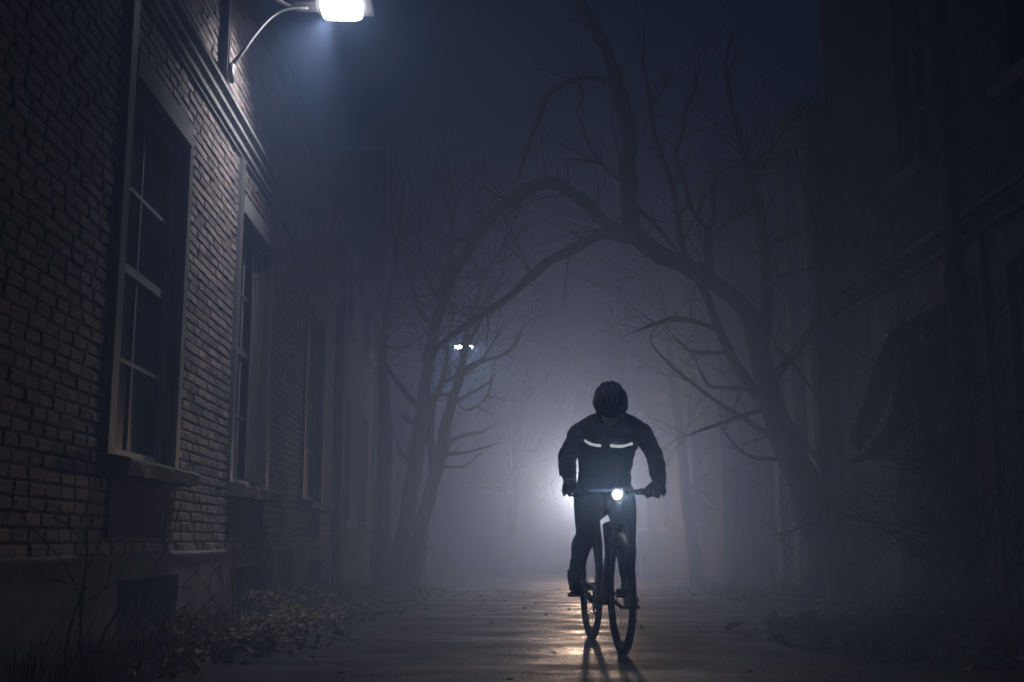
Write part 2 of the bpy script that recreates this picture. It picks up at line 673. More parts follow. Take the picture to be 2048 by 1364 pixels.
# curtain hanging in the second window
m = MB()
a, b, c, d = wins[1]
vs, fs = [], []
n = 46
for k in range(n + 1):
    u = k / n
    y = a + 0.92 + u * (b - a - 0.98)
    off = 0.010 * sin(u * 52) + 0.008 * sin(u * 23 + 1)
    top = c + (d - c) * (0.93 - 0.10 * abs(sin(u * 9)) * (1 - u))
    for (z, g_) in ((c + 0.08, 1.0), (c + 0.9, 0.9), (c + 1.7, 1.1), (top, 0.6)):
        vs.append((WL - 0.058 + off * g_, y + 0.03 * sin(z * 3 + u * 5), z))
for k in range(n):
    for i in range(3):
        fs.append((k * 4 + i, k * 4 + 4 + i, k * 4 + 5 + i, k * 4 + 1 + i))
m.add(vs, fs)
m.build('curtain', M['curtain'], left, smooth=True)


# ---- street lamp on the left wall
lamp = empty('street_lamp', (WL, 9.07, 4.42))
tag(lamp, 'bright bracket street lamp with a rectangular lens fixed high on the left brick wall', 'street lamp')
LY = 9.5
L0 = at(683, 22, LY)
lz = L0.z
m = MB()
m.box((WL + 0.015, 9.02, 4.425), (WL + 0.085, 9.12, ROOF + 0.45))
m.build('wall_post', M['iron'], lamp)
m = MB()
arm_top = lz + 0.02
m.tube([(WL + 0.06, 9.07, arm_top), (WL + 0.3, 9.17, arm_top), (L0.x - 0.42, LY, arm_top)], 0.022, 8)
st = [at(463, 130, 9.08), at(482, 108, 9.11), at(505, 75, 9.16), at(530, 45, 9.22), at(555, 25, 9.3), at(580, 17, 9.38), at(615, 16, 9.48)]
m.tube([tuple(p) for p in spline([tuple(p) for p in st], 4)], 0.018, 8)
m.tube([at(463, 128, 9.08), at(463, 165, 9.07)], 0.022, 8)
m.build('arm', M['lamp_metal'], lamp, smooth=True)
# housing: cast box, lower rim angled down, with the lens hanging below it
m = MB()
hx0, hx1 = L0.x - 0.40, L0.x + 0.27
hz = lz + 0.045


def loft_box(m, secs):
    vs = []
    for (x0, x1, y0, y1, z) in secs:
        vs += [(x0, y0, z), (x1, y0, z), (x1, y1, z), (x0, y1, z)]
    fs = [(3, 2, 1, 0), tuple(range(4 * len(secs) - 4, 4 * len(secs)))]
    for k in range(len(secs) - 1):
        for i in range(4):
            i2 = (i + 1) % 4
            fs.append((4 * k + i, 4 * k + i2, 4 * k + 4 + i2, 4 * k + 4 + i))
    m.add(vs, fs)


loft_box(m, [(L0.x - 0.22, hx1, LY - 0.20, LY + 0.20, hz), (L0.x - 0.23, hx1 + 0.01, LY - 0.21, LY + 0.21, hz + 0.03),
             (L0.x - 0.20, hx1 - 0.06, LY - 0.15, LY + 0.15, hz + 0.12), (L0.x - 0.12, hx1 - 0.16, LY - 0.08, LY + 0.08, hz + 0.17)])
loft_box(m, [(hx0, L0.x - 0.215, LY - 0.10, LY + 0.10, hz - 0.01), (hx0 + 0.02, L0.x - 0.215, LY - 0.10, LY + 0.10, hz + 0.08)])
m.build('housing', M['lamp_metal'], lamp)
m = MB()
# lens bowl
nl, kl = 20, 6
vs, fs = [], []
for j in range(kl + 1):
    t = j / kl
    sc = (max(0.0, 1 - (t * 0.93) ** 5)) ** 0.4
    for i in range(nl):
        a = 2 * pi * i / nl
        e = 0.30
        cx = abs(cos(a)) ** e * (1 if cos(a) >= 0 else -1)
        cy = abs(sin(a)) ** e * (1 if sin(a) >= 0 else -1)
        vs.append((L0.x + 0.178 * cx * sc, LY + 0.15 * cy * sc, hz - 0.012 - 0.075 * t))
for j in range(kl):
    for i in range(nl):
        i2 = (i + 1) % nl
        fs.append((j * nl + i, j * nl + i2, (j + 1) * nl + i2, (j + 1) * nl + i))
fs.append(tuple(range(nl)))
fs.append(tuple(range(kl * nl, kl * nl + nl)))
m.add(vs, fs)
M['lens'] = glow('lamp_lens', (1.0, 0.96, 0.98), 19)
m.build('lens', M['lens'], lamp, smooth=True)
ld = bpy.data.lights.new('street_lamp_beam', 'SPOT')
ld.energy = 420
ld.color = (1.0, 0.96, 0.96)
ld.spot_size = radians(112)
ld.spot_blend = 1.0
ld.shadow_soft_size = 0.05
lo = bpy.data.objects.new('street_lamp_beam', ld)
COL.objects.link(lo)
lo.location = (L0.x - 0.10, LY, hz - 0.10)
lo.rotation_euler = (Vector((WL + 0.3, 9.5, 4.3)) - lo.location).to_track_quat('-Z', 'Y').to_euler()

# ------------------------------------------------------------------ right-hand building
WR = 4.2
right = empty('dark_brick_building', (WR + 3, 8, 0))
tag(right, 'dark unlit brick building on the right with plastered ground floor and a doorway', 'building')
rwins = [(7.0, 8.55, 4.28, 6.6), (10.28, 11.0, 4.22, 6.9), (3.6, 5.0, 4.28, 6.6)]
mb = MB()
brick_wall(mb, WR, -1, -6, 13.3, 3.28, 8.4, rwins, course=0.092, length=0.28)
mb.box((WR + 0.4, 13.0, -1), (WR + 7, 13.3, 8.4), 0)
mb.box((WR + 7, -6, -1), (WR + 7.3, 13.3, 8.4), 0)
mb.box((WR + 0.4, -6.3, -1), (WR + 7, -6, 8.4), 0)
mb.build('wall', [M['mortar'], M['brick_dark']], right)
mb = MB()
brick_wall(mb, WR + 0.01, -1, -6, 13.3, -1, 3.22, [(7.4, 8.9, -1, 2.88), (9.95, 11.6, -1, 2.7), (3.2, 5.2, 0.6, 2.9)], bricks=False)
mb.build('ground_floor_wall', M['plaster'], right)
mb = MB()
mb.sweep_y([(WR + 0.03, 3.22), (WR - 0.07, 3.225), (WR - 0.07, 3.27), (WR - 0.03, 3.28), (WR + 0.03, 3.28)], -6, 13.3)
mb.sweep_y([(WR + 0.0, 3.44), (WR - 0.06, 3.445), (WR - 0.06, 3.49), (WR + 0.0, 3.51)], -6, 13.3)
mb.build('string_course', M['stone'], right)
mb = MB()
mb.box((WR - 0.12, -6.3, 8.4), (WR + 7.3, 13.3, 8.5))
mb.build('roof', M['tar'], right)
for a, b, c, d in rwins:
    w = sash_window(right, WR, -1, a, b, c, d, recess=0.16)
    sill_block(w, WR, -1, a - 0.15, b + 0.12, c, out=0.15, h=0.12)
for (a, b, c, d, nm) in ((7.4, 8.9, -0.2, 2.88, 'door'), (9.95, 11.6, -0.2, 2.7, 'shopfront')):
    m = MB()
    nb = 9
    for k in range(nb):
        y0, y1 = a + (b - a) * k / nb, a + (b - a) * (k + 1) / nb
        m.box((WR + 0.22 + random.uniform(0, 0.012), y0 + 0.004, c), (WR + 0.27, y1 - 0.004, d))
    dr = m.build(nm, M['wood'], right)
    m = MB()
    m.box((WR + 0.08, a + 0.001, c), (WR + 0.215, a + 0.09, d - 0.001))
    m.box((WR + 0.08, b - 0.09, c), (WR + 0.215, b - 0.001, d - 0.001))
    m.box((WR + 0.08, a + 0.09, d - 0.1), (WR + 0.215, b - 0.09, d - 0.001))
    m.build('door_frame', M['sash'], dr)
m = MB()
m.box((WR + 0.22, 3.2, 0.6), (WR + 0.24, 5.2, 2.9))
m.build('shop_window', M['glass'], right)

# downpipe and its clips
dp = empty('downpipe', (WR - 0.12, 9.62, 0))
tag(dp, 'thick iron downpipe running down the dark brick wall on the right', 'downpipe')
m = MB()
m.tube([(WR - 0.11, 9.62, 0.12), (WR - 0.11, 9.62, 8.3)], 0.075, 14)
m.tube([(WR - 0.11, 9.62, 0.16), (WR - 0.13, 9.60, 0.08), (WR - 0.26, 9.55, 0.02)], 0.073, 12)
m.build('pipe', M['iron'], dp, smooth=True)
for z in (0.9, 2.9, 4.95, 6.9):
    m = MB()
    m.tube([(WR - 0.11, 9.62, z - 0.06), (WR - 0.11, 9.62, z + 0.06)], 0.096, 14)
    m.box((WR - 0.10, 9.50, z - 0.02), (WR - 0.004, 9.74, z + 0.02))
    m.build('clip', M['iron'], dp)
dp2 = empty('cable_conduit', (WR - 0.03, 9.25, 0))
tag(dp2, 'thin conduit on the plastered wall between the downpipe and the doorway', 'conduit')
m = MB()
m.tube([(WR - 0.03, 9.22, 0.1), (WR - 0.03, 9.22, 3.2)], 0.022, 8)
m.build('tube', M['iron'], dp2, smooth=True)
for z in (0.8, 1.7, 2.6):
    m = MB()
    m.box((WR - 0.06, 9.18, z - 0.015), (WR - 0.0, 9.26, z + 0.015))
    m.build('clip', M['iron'], dp2)

# torn awning
aw = empty('torn_awning', (WR - 0.1, 10.5, 2.75))
tag(aw, 'torn dark canvas awning sagging from its rail on the right-hand wall', 'awning')
m = MB()
ra, rb = Vector((WR - 0.06, 9.85, 2.76)), Vector((WR - 0.06, 11.5, 2.76))
m.tube([ra, rb], 0.03, 8)
m.build('rail', M['iron'], aw)
m = MB()
m.tube([(WR - 0.04, 10.85, 2.76), at(1775, 668, 10.95)], 0.022, 8)
m.build('stay', M['iron'], aw)
m = MB()
# valance along the rail
vs, fs = [], []
n = 24
for k in range(n + 1):
    y = 9.9 + (11.05 - 9.9) * k / n
    dz = 0.13 + 0.05 * sin(k * 0.9) + 0.16 * (1 - k / n)
    dx = 0.02 * sin(k * 1.3)
    vs += [(WR - 0.10 + dx, y, 2.77), (WR - 0.13 + dx, y, 2.77 - dz), (WR - 0.115 + dx, y, 2.77 - dz), (WR - 0.085 + dx, y, 2.77)]
for k in range(n):
    for i in range(4):
        fs.append((4 * k + i, 4 * k + (i + 1) % 4, 4 * k + 4 + (i + 1) % 4, 4 * k + 4 + i))
m.add(vs, fs)


def cloth_band(m, A, B, t=0.008):
    """band between two edge polylines"""
    A, B = spline(A, 4), spline(B, 4)
    n = min(len(A), len(B))
    nu = 6
    top, bot = [], []
    for k in range(n):
        a, b = Vector(A[k]), Vector(B[k])
        for u in range(nu + 1):
            p = a.lerp(b, u / nu)
            p.y += 0.05 * sin(u * 1.4 + k * 0.35) + 0.03 * nzv(k * 0.5, u * 0.9)
            top.append(p)
            bot.append(p + Vector((0.002, t, 0.002)))
    o = len(top)
    fs = []
    for k in range(n - 1):
        for u in range(nu):
            q = (k * (nu + 1) + u, k * (nu + 1) + u + 1, (k + 1) * (nu + 1) + u + 1, (k + 1) * (nu + 1) + u)
            fs.append(q)
            fs.append(tuple(i + o for i in reversed(q)))
    for k in range(n - 1):
        for e in (0, nu):
            a, b = k * (nu + 1) + e, (k + 1) * (nu + 1) + e
            fs.append((a, b, b + o, a + o))
    m.add(top + bot, fs)


def P(px, py, Y):
    return tuple(at(px, py, Y))


cloth_band(m, [P(1822, 655, 10.9), P(1806, 720, 10.95), P(1790, 780, 11.0), P(1768, 850, 11.1), P(1725, 905, 11.25), P(1690, 925, 11.4)],
           [P(1843, 650, 10.85), P(1840, 730, 10.9), P(1832, 800, 10.95), P(1815, 860, 11.05), P(1775, 908, 11.2), P(1692, 930, 11.4)])
cloth_band(m, [P(1782, 668, 11.0), P(1755, 720, 11.1), P(1735, 780, 11.2), P(1712, 840, 11.3), P(1694, 880, 11.4)],
           [P(1822, 660, 10.9), P(1802, 720, 10.98), P(1780, 780, 11.06), P(1752, 850, 11.2), P(1722, 905, 11.35)])
m.build('canvas', M['canvas'], aw, smooth=True, recalc=False)

# ---- the next buildings
b2 = empty('plaster_building', (WR + 3, 16, -0.2))
tag(b2, 'pale plastered building with pilasters behind the leaning tree on the right', 'building')
m = MB()
m.box((WR + 0.12, 14.35, -2), (WR + 7, 16.6, 6.2))
m.build('wall', M['plaster'], b2)
for y in (14.42, 15.35, 16.25):
    m = MB()
    m.box((WR + 0.0, y, -2), (WR + 0.118, y + 0.28, 6.0))
    pl_ = m.build('pilaster', M['stone'], b2)
    m = MB()
    m.box((WR - 0.03, y - 0.03, -0.6), (WR + 0.116, y + 0.31, 0.25))
    m.build('plinth', M['stone'], pl_)
m = MB()
m.box((WR - 0.10, 14.3, 6.2), (WR + 7.1, 16.7, 6.42))
m.build('roof', M['stone'], b2)
m = MB()
m.box((WR + 0.09, 14.80, 1.0), (WR + 0.117, 15.25, 3.2))
m.build('window', M['glass'], b2)
gp = empty('corner_post', (WR + 0.1, 13.75, 0))
tag(gp, 'tall dark timber pole in the gap between the dark brick building and plastered one', 'pole')
m = MB()
m.tube([(WR + 0.0, 13.72, -0.3), (WR + 0.0, 13.72, 6.0)], [0.16, 0.13], 12)
m.build('shaft', M['wood'], gp, smooth=True)
m = MB()
m.tube([(WR + 0.0, 13.72, 6.0), (WR + 0.0, 13.72, 6.06)], [0.15, 0.11], 12)
m.build('cap', M['iron'], gp)


def far_building(name, label, X, s, y0, y1, h, wn, zb=-3):
    r = empty(name, (X - s * 3, (y0 + y1) / 2, -1))
    tag(r, label, 'building')
    m = MB()
    ops = [(a, a + 1.3, z, z + 2.0) for a in wn for z in (1.0, 4.2)]
    brick_wall(m, X, s, y0, y1, zb, h, ops, bricks=False)
    m.box((min(X - s * 0.4, X - s * 7), y0, zb), (max(X - s * 0.4, X - s * 7), y0 + 0.3, h))
    m.box((min(X - s * 0.4, X - s * 7), y1 - 0.3, zb), (max(X - s * 0.4, X - s * 7), y1, h))
    m.build('wall', M['far_wall'], r)
    m = MB()
    m.box((min(X + s * 0.15, X - s * 7), y0 - 0.1, h), (max(X + s * 0.15, X - s * 7), y1 + 0.1, h + 0.2))
    m.build('roof', M['tar'], r)
    for (a, b, c, d) in ops:
        w = sash_window(r, X, s, a, b, c, d, recess=0.18)
        sill_block(w, X, s, a - 0.1, b + 0.1, c, out=0.12)
    for y in (y0 + 0.02, y1 - 0.42):
        m = MB()
        m.box((min(X + s * 0.003, X + s * 0.16), y, zb), (max(X + s * 0.003, X + s * 0.16), y + 0.4, h - 0.01))
        m.build('pilaster', M['far_wall'], r)
    return r


far_building('far_house', 'fogbound far house on the right, seen between the leaning tree and cyclist', WR + 0.25, -1, 20.5, 34, 7.5, [23, 27, 31])
far_building('low_house', 'low house with darkened walls continuing the left side beyond the brick building', WL - 0.04, 1, 17.15, 24, 5.1, [18.4, 21.4])
far_building('far_house', 'fogbound far house on the left, behind the forked bare tree', WL - 0.1, 1, 24.6, 42, 9.0, [26.4, 31, 35])
# gate pier by the left tree
gpier = empty('gate_pier', (-1.55, 18.5, -0.2))
tag(gpier, 'short stone gate pier with a flat cap beside the forked bare tree', 'gate pier')
c = at(834, 1100, 18.5)
m = MB()
m.box((c.x - 0.20, 18.3, -0.6), (c.x + 0.17, 18.7, c.z - 0.06))
m.build('pier', M['stone'], gpier)
m = MB()
loft_box(m, [(c.x - 0.27, c.x + 0.24, 18.22, 18.78, c.z - 0.06), (c.x - 0.27, c.x + 0.24, 18.22, 18.78, c.z + 0.05), (c.x - 0.12, c.x + 0.10, 18.4, 18.6, c.z + 0.14)])
m.build('cap', M['stone'], gpier)


# ------------------------------------------------------------------ trees
def grow(mb, p, d, ln, r, lvl, rng, up=0.25, sides=5):
    n = max(3, int(ln / 0.11))
    pts, rad = [p.copy()], [r]
    step = ln / n
    kids = []
    curl = Vector((rng.uniform(-1, 1), rng.uniform(-1, 1), rng.uniform(-0.6, 1))) * 0.10
    for i in range(n):
        d = (d + curl + Vector((rng.gauss(0, 1), rng.gauss(0, 1), rng.gauss(0, 1))) * 0.13 + Vector((0, 0, up * 0.09))).normalized()
        p = p + d * step
        pts.append(p.copy())
        rr = max(0.0022, r * (1 - 0.8 * (i + 1) / n))
        rad.append(rr)
        if lvl > 0 and i > 0 and rng.random() < (0.62 if lvl > 1 else 0.5):
            kids.append((p.copy(), d.copy(), rr, i / n))
    mb.tube(pts, rad, sides, cap=False)
    for (q, dd, rr, t) in kids:
        ax = dd.orthogonal().normalized()
        ax = Quaternion(dd, rng.uniform(0, 2 * pi)) @ ax
        nd = (Quaternion(ax, rng.uniform(0.45, 1.05)) @ dd).normalized()
        grow(mb, q, nd, ln * rng.uniform(0.35, 0.68) * (1.1 - 0.4 * t), max(0.0024, rr * 0.68), lvl - 1, rng, up, max(4, sides - 1))


def limb(mb, ctrl, n=8, per=4, knob=0.22, scale=1.0):
    """ctrl: (px, py, depth, radius px) -> tapered tube in the world; returns samples"""
    w = []
    for (px, py, Y, r) in ctrl:
        q = at(px, py, Y)
        w.append((q.x, q.y, q.z, r / F * Y * scale))
    s = spline(w, per)
    pts, rad = [], []
    for i, q in enumerate(s):
        v = Vector(q[:3])
        r = max(0.003, q[3] * (1 + knob * noise.noise(v * 3.1)))
        if n <= 7:
            r = max(0.0025, r * min(1.0, 0.15 + 0.85 * (1 - i / (len(s) - 1)) / 0.35))
        v += Vector((noise.noise(v * 4), noise.noise(v * 4 + Vector((9, 0, 0))), noise.noise(v * 4 + Vector((0, 9, 0))))) * r * 0.35
        pts.append(v)
        rad.append(r)
    mb.tube(pts, rad, n)
    return list(zip(pts, rad))


def dep(pts, y0, y1):
    n = len(pts)
    return [(p[0], p[1], y0 + (y1 - y0) * i / max(1, n - 1), p[2]) for i, p in enumerate(pts)]


def sprout(mb, samp, rng, count, lmin, lmax, lvl, up=0.3, frac=0.32, outdir=None, rmax=0.011, lo=0.0):
    for _ in range(count):
        i = rng.randrange(int(len(samp) * lo), len(samp) - 1)
        p, r = samp[i]
        t = (samp[i + 1][0] - p).normalized()
        ax = t.orthogonal().normalized()
        ax = Quaternion(t, rng.uniform(0, 2 * pi)) @ ax
        d = (Quaternion(ax, rng.uniform(0.5, 1.2)) @ t)
        d = (d + Vector((0, 0, up)) + (outdir or Vector((0, 0, 0)))).normalized()
        grow(mb, p, d, rng.uniform(lmin, lmax), min(rmax, max(0.006, r * frac)), lvl, rng, up)


rng = random.Random(11)
# leaning tree on the right
base = at(1670, 1200, 12.51)
rt = empty('leaning_tree', (base.x, 12.51, 0))
tag(rt, 'large bare tree on the right, its crooked trunk and limbs arching over the alley', 'tree')
tb, cb = MB(), MB()
main = limb(tb, dep([(1672, 1235, 58), (1668, 1200, 50), (1655, 1120, 41), (1632, 1030, 35), (1600, 950, 31), (1570, 880, 28), (1545, 810, 26), (1527, 745, 24), (1518, 690, 22),
                     (1506, 650, 21), (1483, 612, 19), (1450, 583, 18), (1410, 556, 19), (1372, 531, 19), (1330, 511, 18), (1292, 490, 19), (1264, 462, 20), (1258, 420, 18),
                     (1258, 340, 17), (1255, 260, 17), (1240, 190, 15), (1222, 120, 13), (1195, 60, 12), (1165, 15, 11), (1140, -40, 10), (1130, -110, 7)], 12.51, 11.43), 12, 4)
arcB = limb(tb, dep([(1266, 470, 17), (1222, 452, 15), (1186, 420, 14), (1150, 390, 14), (1110, 370, 14), (1075, 370, 14), (1035, 391, 14), (1000, 417, 13), (965, 455, 12), (935, 500, 11),
                     (905, 555, 9), (885, 610, 8), (868, 660, 6)], 11.88, 12.51), 10)
arcC = limb(tb, dep([(1266, 476, 15), (1222, 466, 13), (1185, 477, 11), (1140, 500, 11), (1095, 525, 10), (1060, 555, 9), (1020, 590, 8), (985, 615, 8), (950, 640, 7), (905, 670, 6), (868, 698, 5)], 11.88, 12.33), 10)
arcD = limb(tb, dep([(1235, 165, 8), (1205, 158, 7), (1175, 156, 6), (1140, 163, 6), (1105, 182, 6), (1086, 212, 6), (1075, 240, 5), (1058, 282, 5), (1046, 322, 4), (1036, 362, 2)], 11.61, 11.16), 8)
tr2 = limb(tb, dep([(1522, 730, 18), (1531, 640, 14), (1533, 560, 13), (1528, 500, 12), (1520, 420, 11), (1502, 370, 10), (1490, 320, 9), (1476, 260, 7), (1458, 180, 6), (1452, 120, 4), (1468, 60, 3)], 12.33, 12.87), 9)
brace = limb(tb, dep([(1392, 548, 11), (1420, 610, 9), (1440, 660, 9), (1462, 710, 10), (1487, 752, 10), (1515, 795, 11)], 12.06, 12.24), 8)
lE = limb(tb, dep([(1418, 560, 9), (1416, 500, 9), (1414, 462, 8), (1402, 446, 5), (1386, 420, 5), (1370, 370, 5), (1352, 312, 4), (1364, 270, 4), (1372, 215, 4), (1392, 170, 4), (1396, 110, 3), (1372, 40, 3)], 11.97, 11.34), 7)
lE2 = limb(tb, dep([(1414, 466, 6), (1428, 430, 5), (1424, 380, 5), (1440, 345, 4), (1475, 330, 3), (1500, 300, 2)], 11.97, 11.61), 6)
lE3 = limb(tb, dep([(1422, 478, 5), (1450, 448, 4), (1490, 425, 4), (1530, 395, 3)], 11.97, 11.70), 6)
lF = limb(tb, dep([(1372, 530, 8), (1362, 470, 8), (1354, 420, 7), (1344, 370, 7), (1328, 330, 7), (1314, 290, 6), (1304, 240, 6), (1298, 195, 5), (1286, 110, 4), (1291, 40, 3), (1296, -20, 2)], 12.06, 11.25), 7)
lG = limb(tb, dep([(1258, 405, 6), (1285, 425, 6), (1310, 448, 6), (1335, 478, 6), (1365, 512, 7)], 11.88, 12.06), 7)
lH = limb(tb, dep([(1300, 215, 4), (1325, 180, 3), (1350, 130, 2)], 11.52, 11.25), 5)
lI = limb(tb, dep([(1258, 368, 5), (1232, 355, 4), (1207, 331, 4), (1182, 297, 4), (1162, 245, 3), (1155, 222, 3), (1166, 190, 3), (1153, 150, 2), (1152, 90, 2), (1140, 50, 2), (1146, 10, 1.5)], 11.61, 11.25), 6)
lJ = limb(tb, dep([(1207, 331, 3), (1160, 320, 2.5), (1105, 316, 2)], 11.52, 11.34), 5)
lK = limb(tb, dep([(1205, 330, 3), (1145, 302, 2.5), (1105, 275, 2.5), (1080, 247, 2)], 11.52, 11.25), 5)
lL = limb(tb, dep([(1442, 662, 5), (1395, 645, 5), (1350, 637, 5), (1325, 642, 4), (1290, 655, 3), (1262, 666, 2.5), (1238, 678, 2)], 12.06, 11.52), 6)
lM = limb(tb, dep([(1456, 706, 4), (1386, 703, 3.5), (1362, 686, 3), (1333, 668, 2)], 12.15, 11.70), 6)
lN = limb(tb, dep([(1540, 872, 7), (1485, 836, 5), (1425, 797, 4), (1372, 757, 4), (1342, 732, 3), (1306, 692, 2.5), (1304, 665, 2.5), (1322, 648, 2)], 12.33, 11.70), 6)
lO = limb(tb, dep([(1566, 920, 5), (1505, 914, 3.5), (1472, 892, 3), (1448, 862, 2.5), (1436, 842, 2)], 12.42, 11.97), 6)
lP = limb(tb, dep([(1530, 818, 5), (1472, 836, 4), (1405, 860, 3), (1366, 873, 2)], 12.33, 11.88), 6)
lQ = limb(tb, dep([(1512, 778, 5), (1455, 776, 3.5), (1420, 772, 3), (1400, 742, 2.5), (1392, 718, 2)], 12.24, 11.79), 6)
lR = limb(tb, dep([(1540, 765, 10), (1590, 706, 9), (1622, 660, 8), (1648, 608, 7), (1690, 582, 4), (1722, 560, 3)], 12.42, 12.51), 8)
lS = limb(tb, dep([(1548, 690, 5), (1580, 720, 5), (1610, 760, 4), (1640, 800, 3)], 12.33, 12.51), 6)
lT = limb(tb, dep([(1540, 575, 5), (1570, 548, 4), (1615, 540, 3), (1650, 525, 2)], 12.42, 12.60), 6)
lU = limb(tb, dep([(1530, 500, 5), (1570, 475, 4), (1620, 455, 3)], 12.42, 12.60), 6)
lV = limb(tb, dep([(1494, 335, 5), (1540, 300, 4), (1580, 250, 4), (1615, 210, 3), (1640, 170, 2)], 12.60, 12.69), 6)
lW = limb(tb, dep([(1500, 340, 5), (1535, 325, 4), (1580, 300, 3), (1640, 292, 2)], 12.60, 12.69), 6)
for sm, ct, a, b, lv in ((arcB, 22, 0.3, 1.1, 2), (arcC, 16, 0.25, 0.9, 2), (arcD, 5, 0.15, 0.5, 1), (main[60:], 18, 0.3, 1.0, 2), (tr2, 28, 0.4, 1.3, 2), (lE, 16, 0.3, 0.8, 2), (lF, 16, 0.3, 0.8, 2), (lI, 5, 0.15, 0.4, 1),
                         (lL, 10, 0.2, 0.6, 2), (lM, 7, 0.2, 0.5, 2), (lN, 12, 0.2, 0.7, 2), (lO, 7, 0.2, 0.5, 2), (lP, 8, 0.2, 0.5, 2), (lQ, 7, 0.2, 0.5, 2), (lR, 9, 0.4, 1.0, 2), (lV, 6, 0.3, 0.9, 2), (lW, 4, 0.3, 0.7, 2),
                         (lE2, 5, 0.2, 0.6, 1), (lE3, 4, 0.2, 0.6, 1), (lG, 4, 0.2, 0.5, 1), (lS, 4, 0.2, 0.5, 1), (lT, 3, 0.2, 0.5, 1)):
    sprout(cb, sm, rng, ct, a, b, lv)
tb.build('trunk', M['bark'], rt, smooth=True)
cb.build('crown', M['twig'], rt, smooth=True)

# slimmer tree just behind it
st_ = empty('slim_tree', (at(1660, 1190, 12.69).x, 12.69, 0))
tag(st_, 'slim upright bare tree just right of the leaning trunk', 'tree')
tb, cb = MB(), MB()
s1 = limb(tb, dep([(1664, 1215, 18), (1656, 1100, 13), (1651, 980, 10), (1648, 880, 9), (1643, 770, 9), (1646, 660, 8), (1640, 570, 7), (1632, 490, 6), (1624, 420, 5), (1606, 360, 3), (1590, 290, 2)], 12.58, 12.38), 8)
s2 = limb(tb, dep([(1650, 930, 8), (1612, 888, 6), (1582, 850, 5), (1562, 800, 4), (1556, 760, 3)], 12.55, 12.60), 7)
s3 = limb(tb, dep([(1646, 655, 5), (1680, 620, 4), (1705, 600, 3), (1740, 595, 2)], 12.51, 12.24), 6)
sprout(cb, s1, rng, 20, 0.3, 0.9, 2, lo=0.35)
sprout(cb, s2, rng, 6, 0.2, 0.6, 1)
sprout(cb, s3, rng, 5, 0.2, 0.6, 1)
tb.build('trunk', M['bark'], st_, smooth=True)
cb.build('crown', M['twig'], st_, smooth=True)

# forked tree on the left
lt = empty('forked_tree', (at(800, 1200, 16.4).x, 16.4, 0))
tag(lt, 'bare tree forked from the ground on the left with dense thin twigs', 'tree')
tb, cb = MB(), MB()
tA = limb(tb, dep([(786, 1240, 40), (790, 1200, 34), (800, 1130, 27), (812, 1040, 20), (825, 960, 18), (838, 880, 18), (846, 815, 17), (853, 760, 13), (861, 700, 13), (873, 640, 12), (886, 580, 11), (896, 530, 9), (900, 480, 7), (908, 420, 5), (905, 360, 3)], 16.4, 16.0), 10, scale=0.85)
tB = limb(tb, dep([(806, 1240, 30), (815, 1190, 26), (832, 1100, 20), (846, 1040, 16), (865, 970, 15), (880, 905, 16), (892, 855, 13), (906, 800, 11), (920, 750, 9), (927, 710, 6), (934, 660, 6), (950, 610, 6), (968, 560, 5), (1000, 505, 4), (1015, 470, 3)], 16.3, 15.8), 10, scale=0.88)
tC = limb(tb, dep([(868, 950, 10), (860, 880, 8), (866, 810, 7), (880, 770, 6), (892, 730, 5), (896, 680, 4), (905, 620, 4), (890, 560, 4), (870, 500, 3)], 16.2, 16.4), 7)
lb = []
for pts in ([(928, 745, 7), (965, 722, 5), (1000, 712, 4), (1028, 692, 4), (1046, 655, 3), (1060, 640, 2), (1095, 628, 2), (1125, 610, 1.5)],
            [(908, 806, 4), (960, 776, 3), (984, 758, 2.5), (988, 735, 2)],
            [(984, 758, 2.5), (975, 790, 2.5), (952, 812, 2.5), (930, 820, 2.5), (912, 800, 3)],
            [(952, 812, 2), (985, 828, 1.5)], [(974, 790, 2), (1010, 800, 1.5)],
            [(888, 892, 5), (922, 872, 4), (960, 865, 3), (985, 850, 2)], [(884, 910, 4), (930, 905, 3), (975, 893, 2), (1002, 885, 1.5)],
            [(872, 934, 4), (908, 934, 3), (930, 932, 3), (955, 912, 2), (970, 895, 1.5)],
            [(848, 820, 8), (818, 795, 6), (795, 765, 6), (775, 735, 5), (760, 700, 3), (750, 650, 2)],
            [(846, 850, 4), (815, 840, 3), (795, 825, 2)], [(832, 925, 4), (806, 912, 3), (792, 880, 2)],
            [(856, 810, 5), (880, 790, 5), (910, 790, 4)], [(862, 800, 5), (890, 765, 4), (935, 740, 4)],
            [(930, 700, 4), (965, 640, 3), (985, 590, 3), (1010, 560, 2)], [(962, 722, 3), (990, 680, 2.5), (1010, 640, 2)],
            [(896, 545, 6), (925, 500, 5), (945, 455, 4), (950, 400, 3), (930, 350, 2)], [(880, 600, 6), (850, 540, 5), (840, 480, 4), (848, 420, 3)],
            [(868, 660, 6), (835, 610, 5), (826, 560, 4), (836, 500, 3)], [(903, 500, 5), (940, 440, 4), (985, 400, 3), (1010, 350, 2)],
            [(905, 560, 6), (960, 545, 4), (1015, 515, 3), (1040, 490, 2)], [(940, 640, 4), (1000, 560, 4), (1012, 500, 4), (1016, 430, 3)]):
    lb.append(limb(tb, dep(pts, 16.15, 16.15 + rng.uniform(-0.5, 0.5)), 6))
for sm in lb[:8]:
    sprout(cb, sm, rng, 5, 0.15, 0.5, 1, up=0.1)
for sm in lb[8:12]:
    sprout(cb, sm, rng, 6, 0.2, 0.6, 1)
for sm in lb[12:]:
    sprout(cb, sm, rng, 12, 0.3, 0.95, 2, up=0.5)
sprout(cb, tA[28:], rng, 60, 0.4, 1.1, 2, up=0.55)
sprout(cb, tB[30:], rng, 38, 0.3, 0.9, 2, up=0.4)
sprout(cb, tC[12:], rng, 22, 0.3, 0.9, 2, up=0.5)
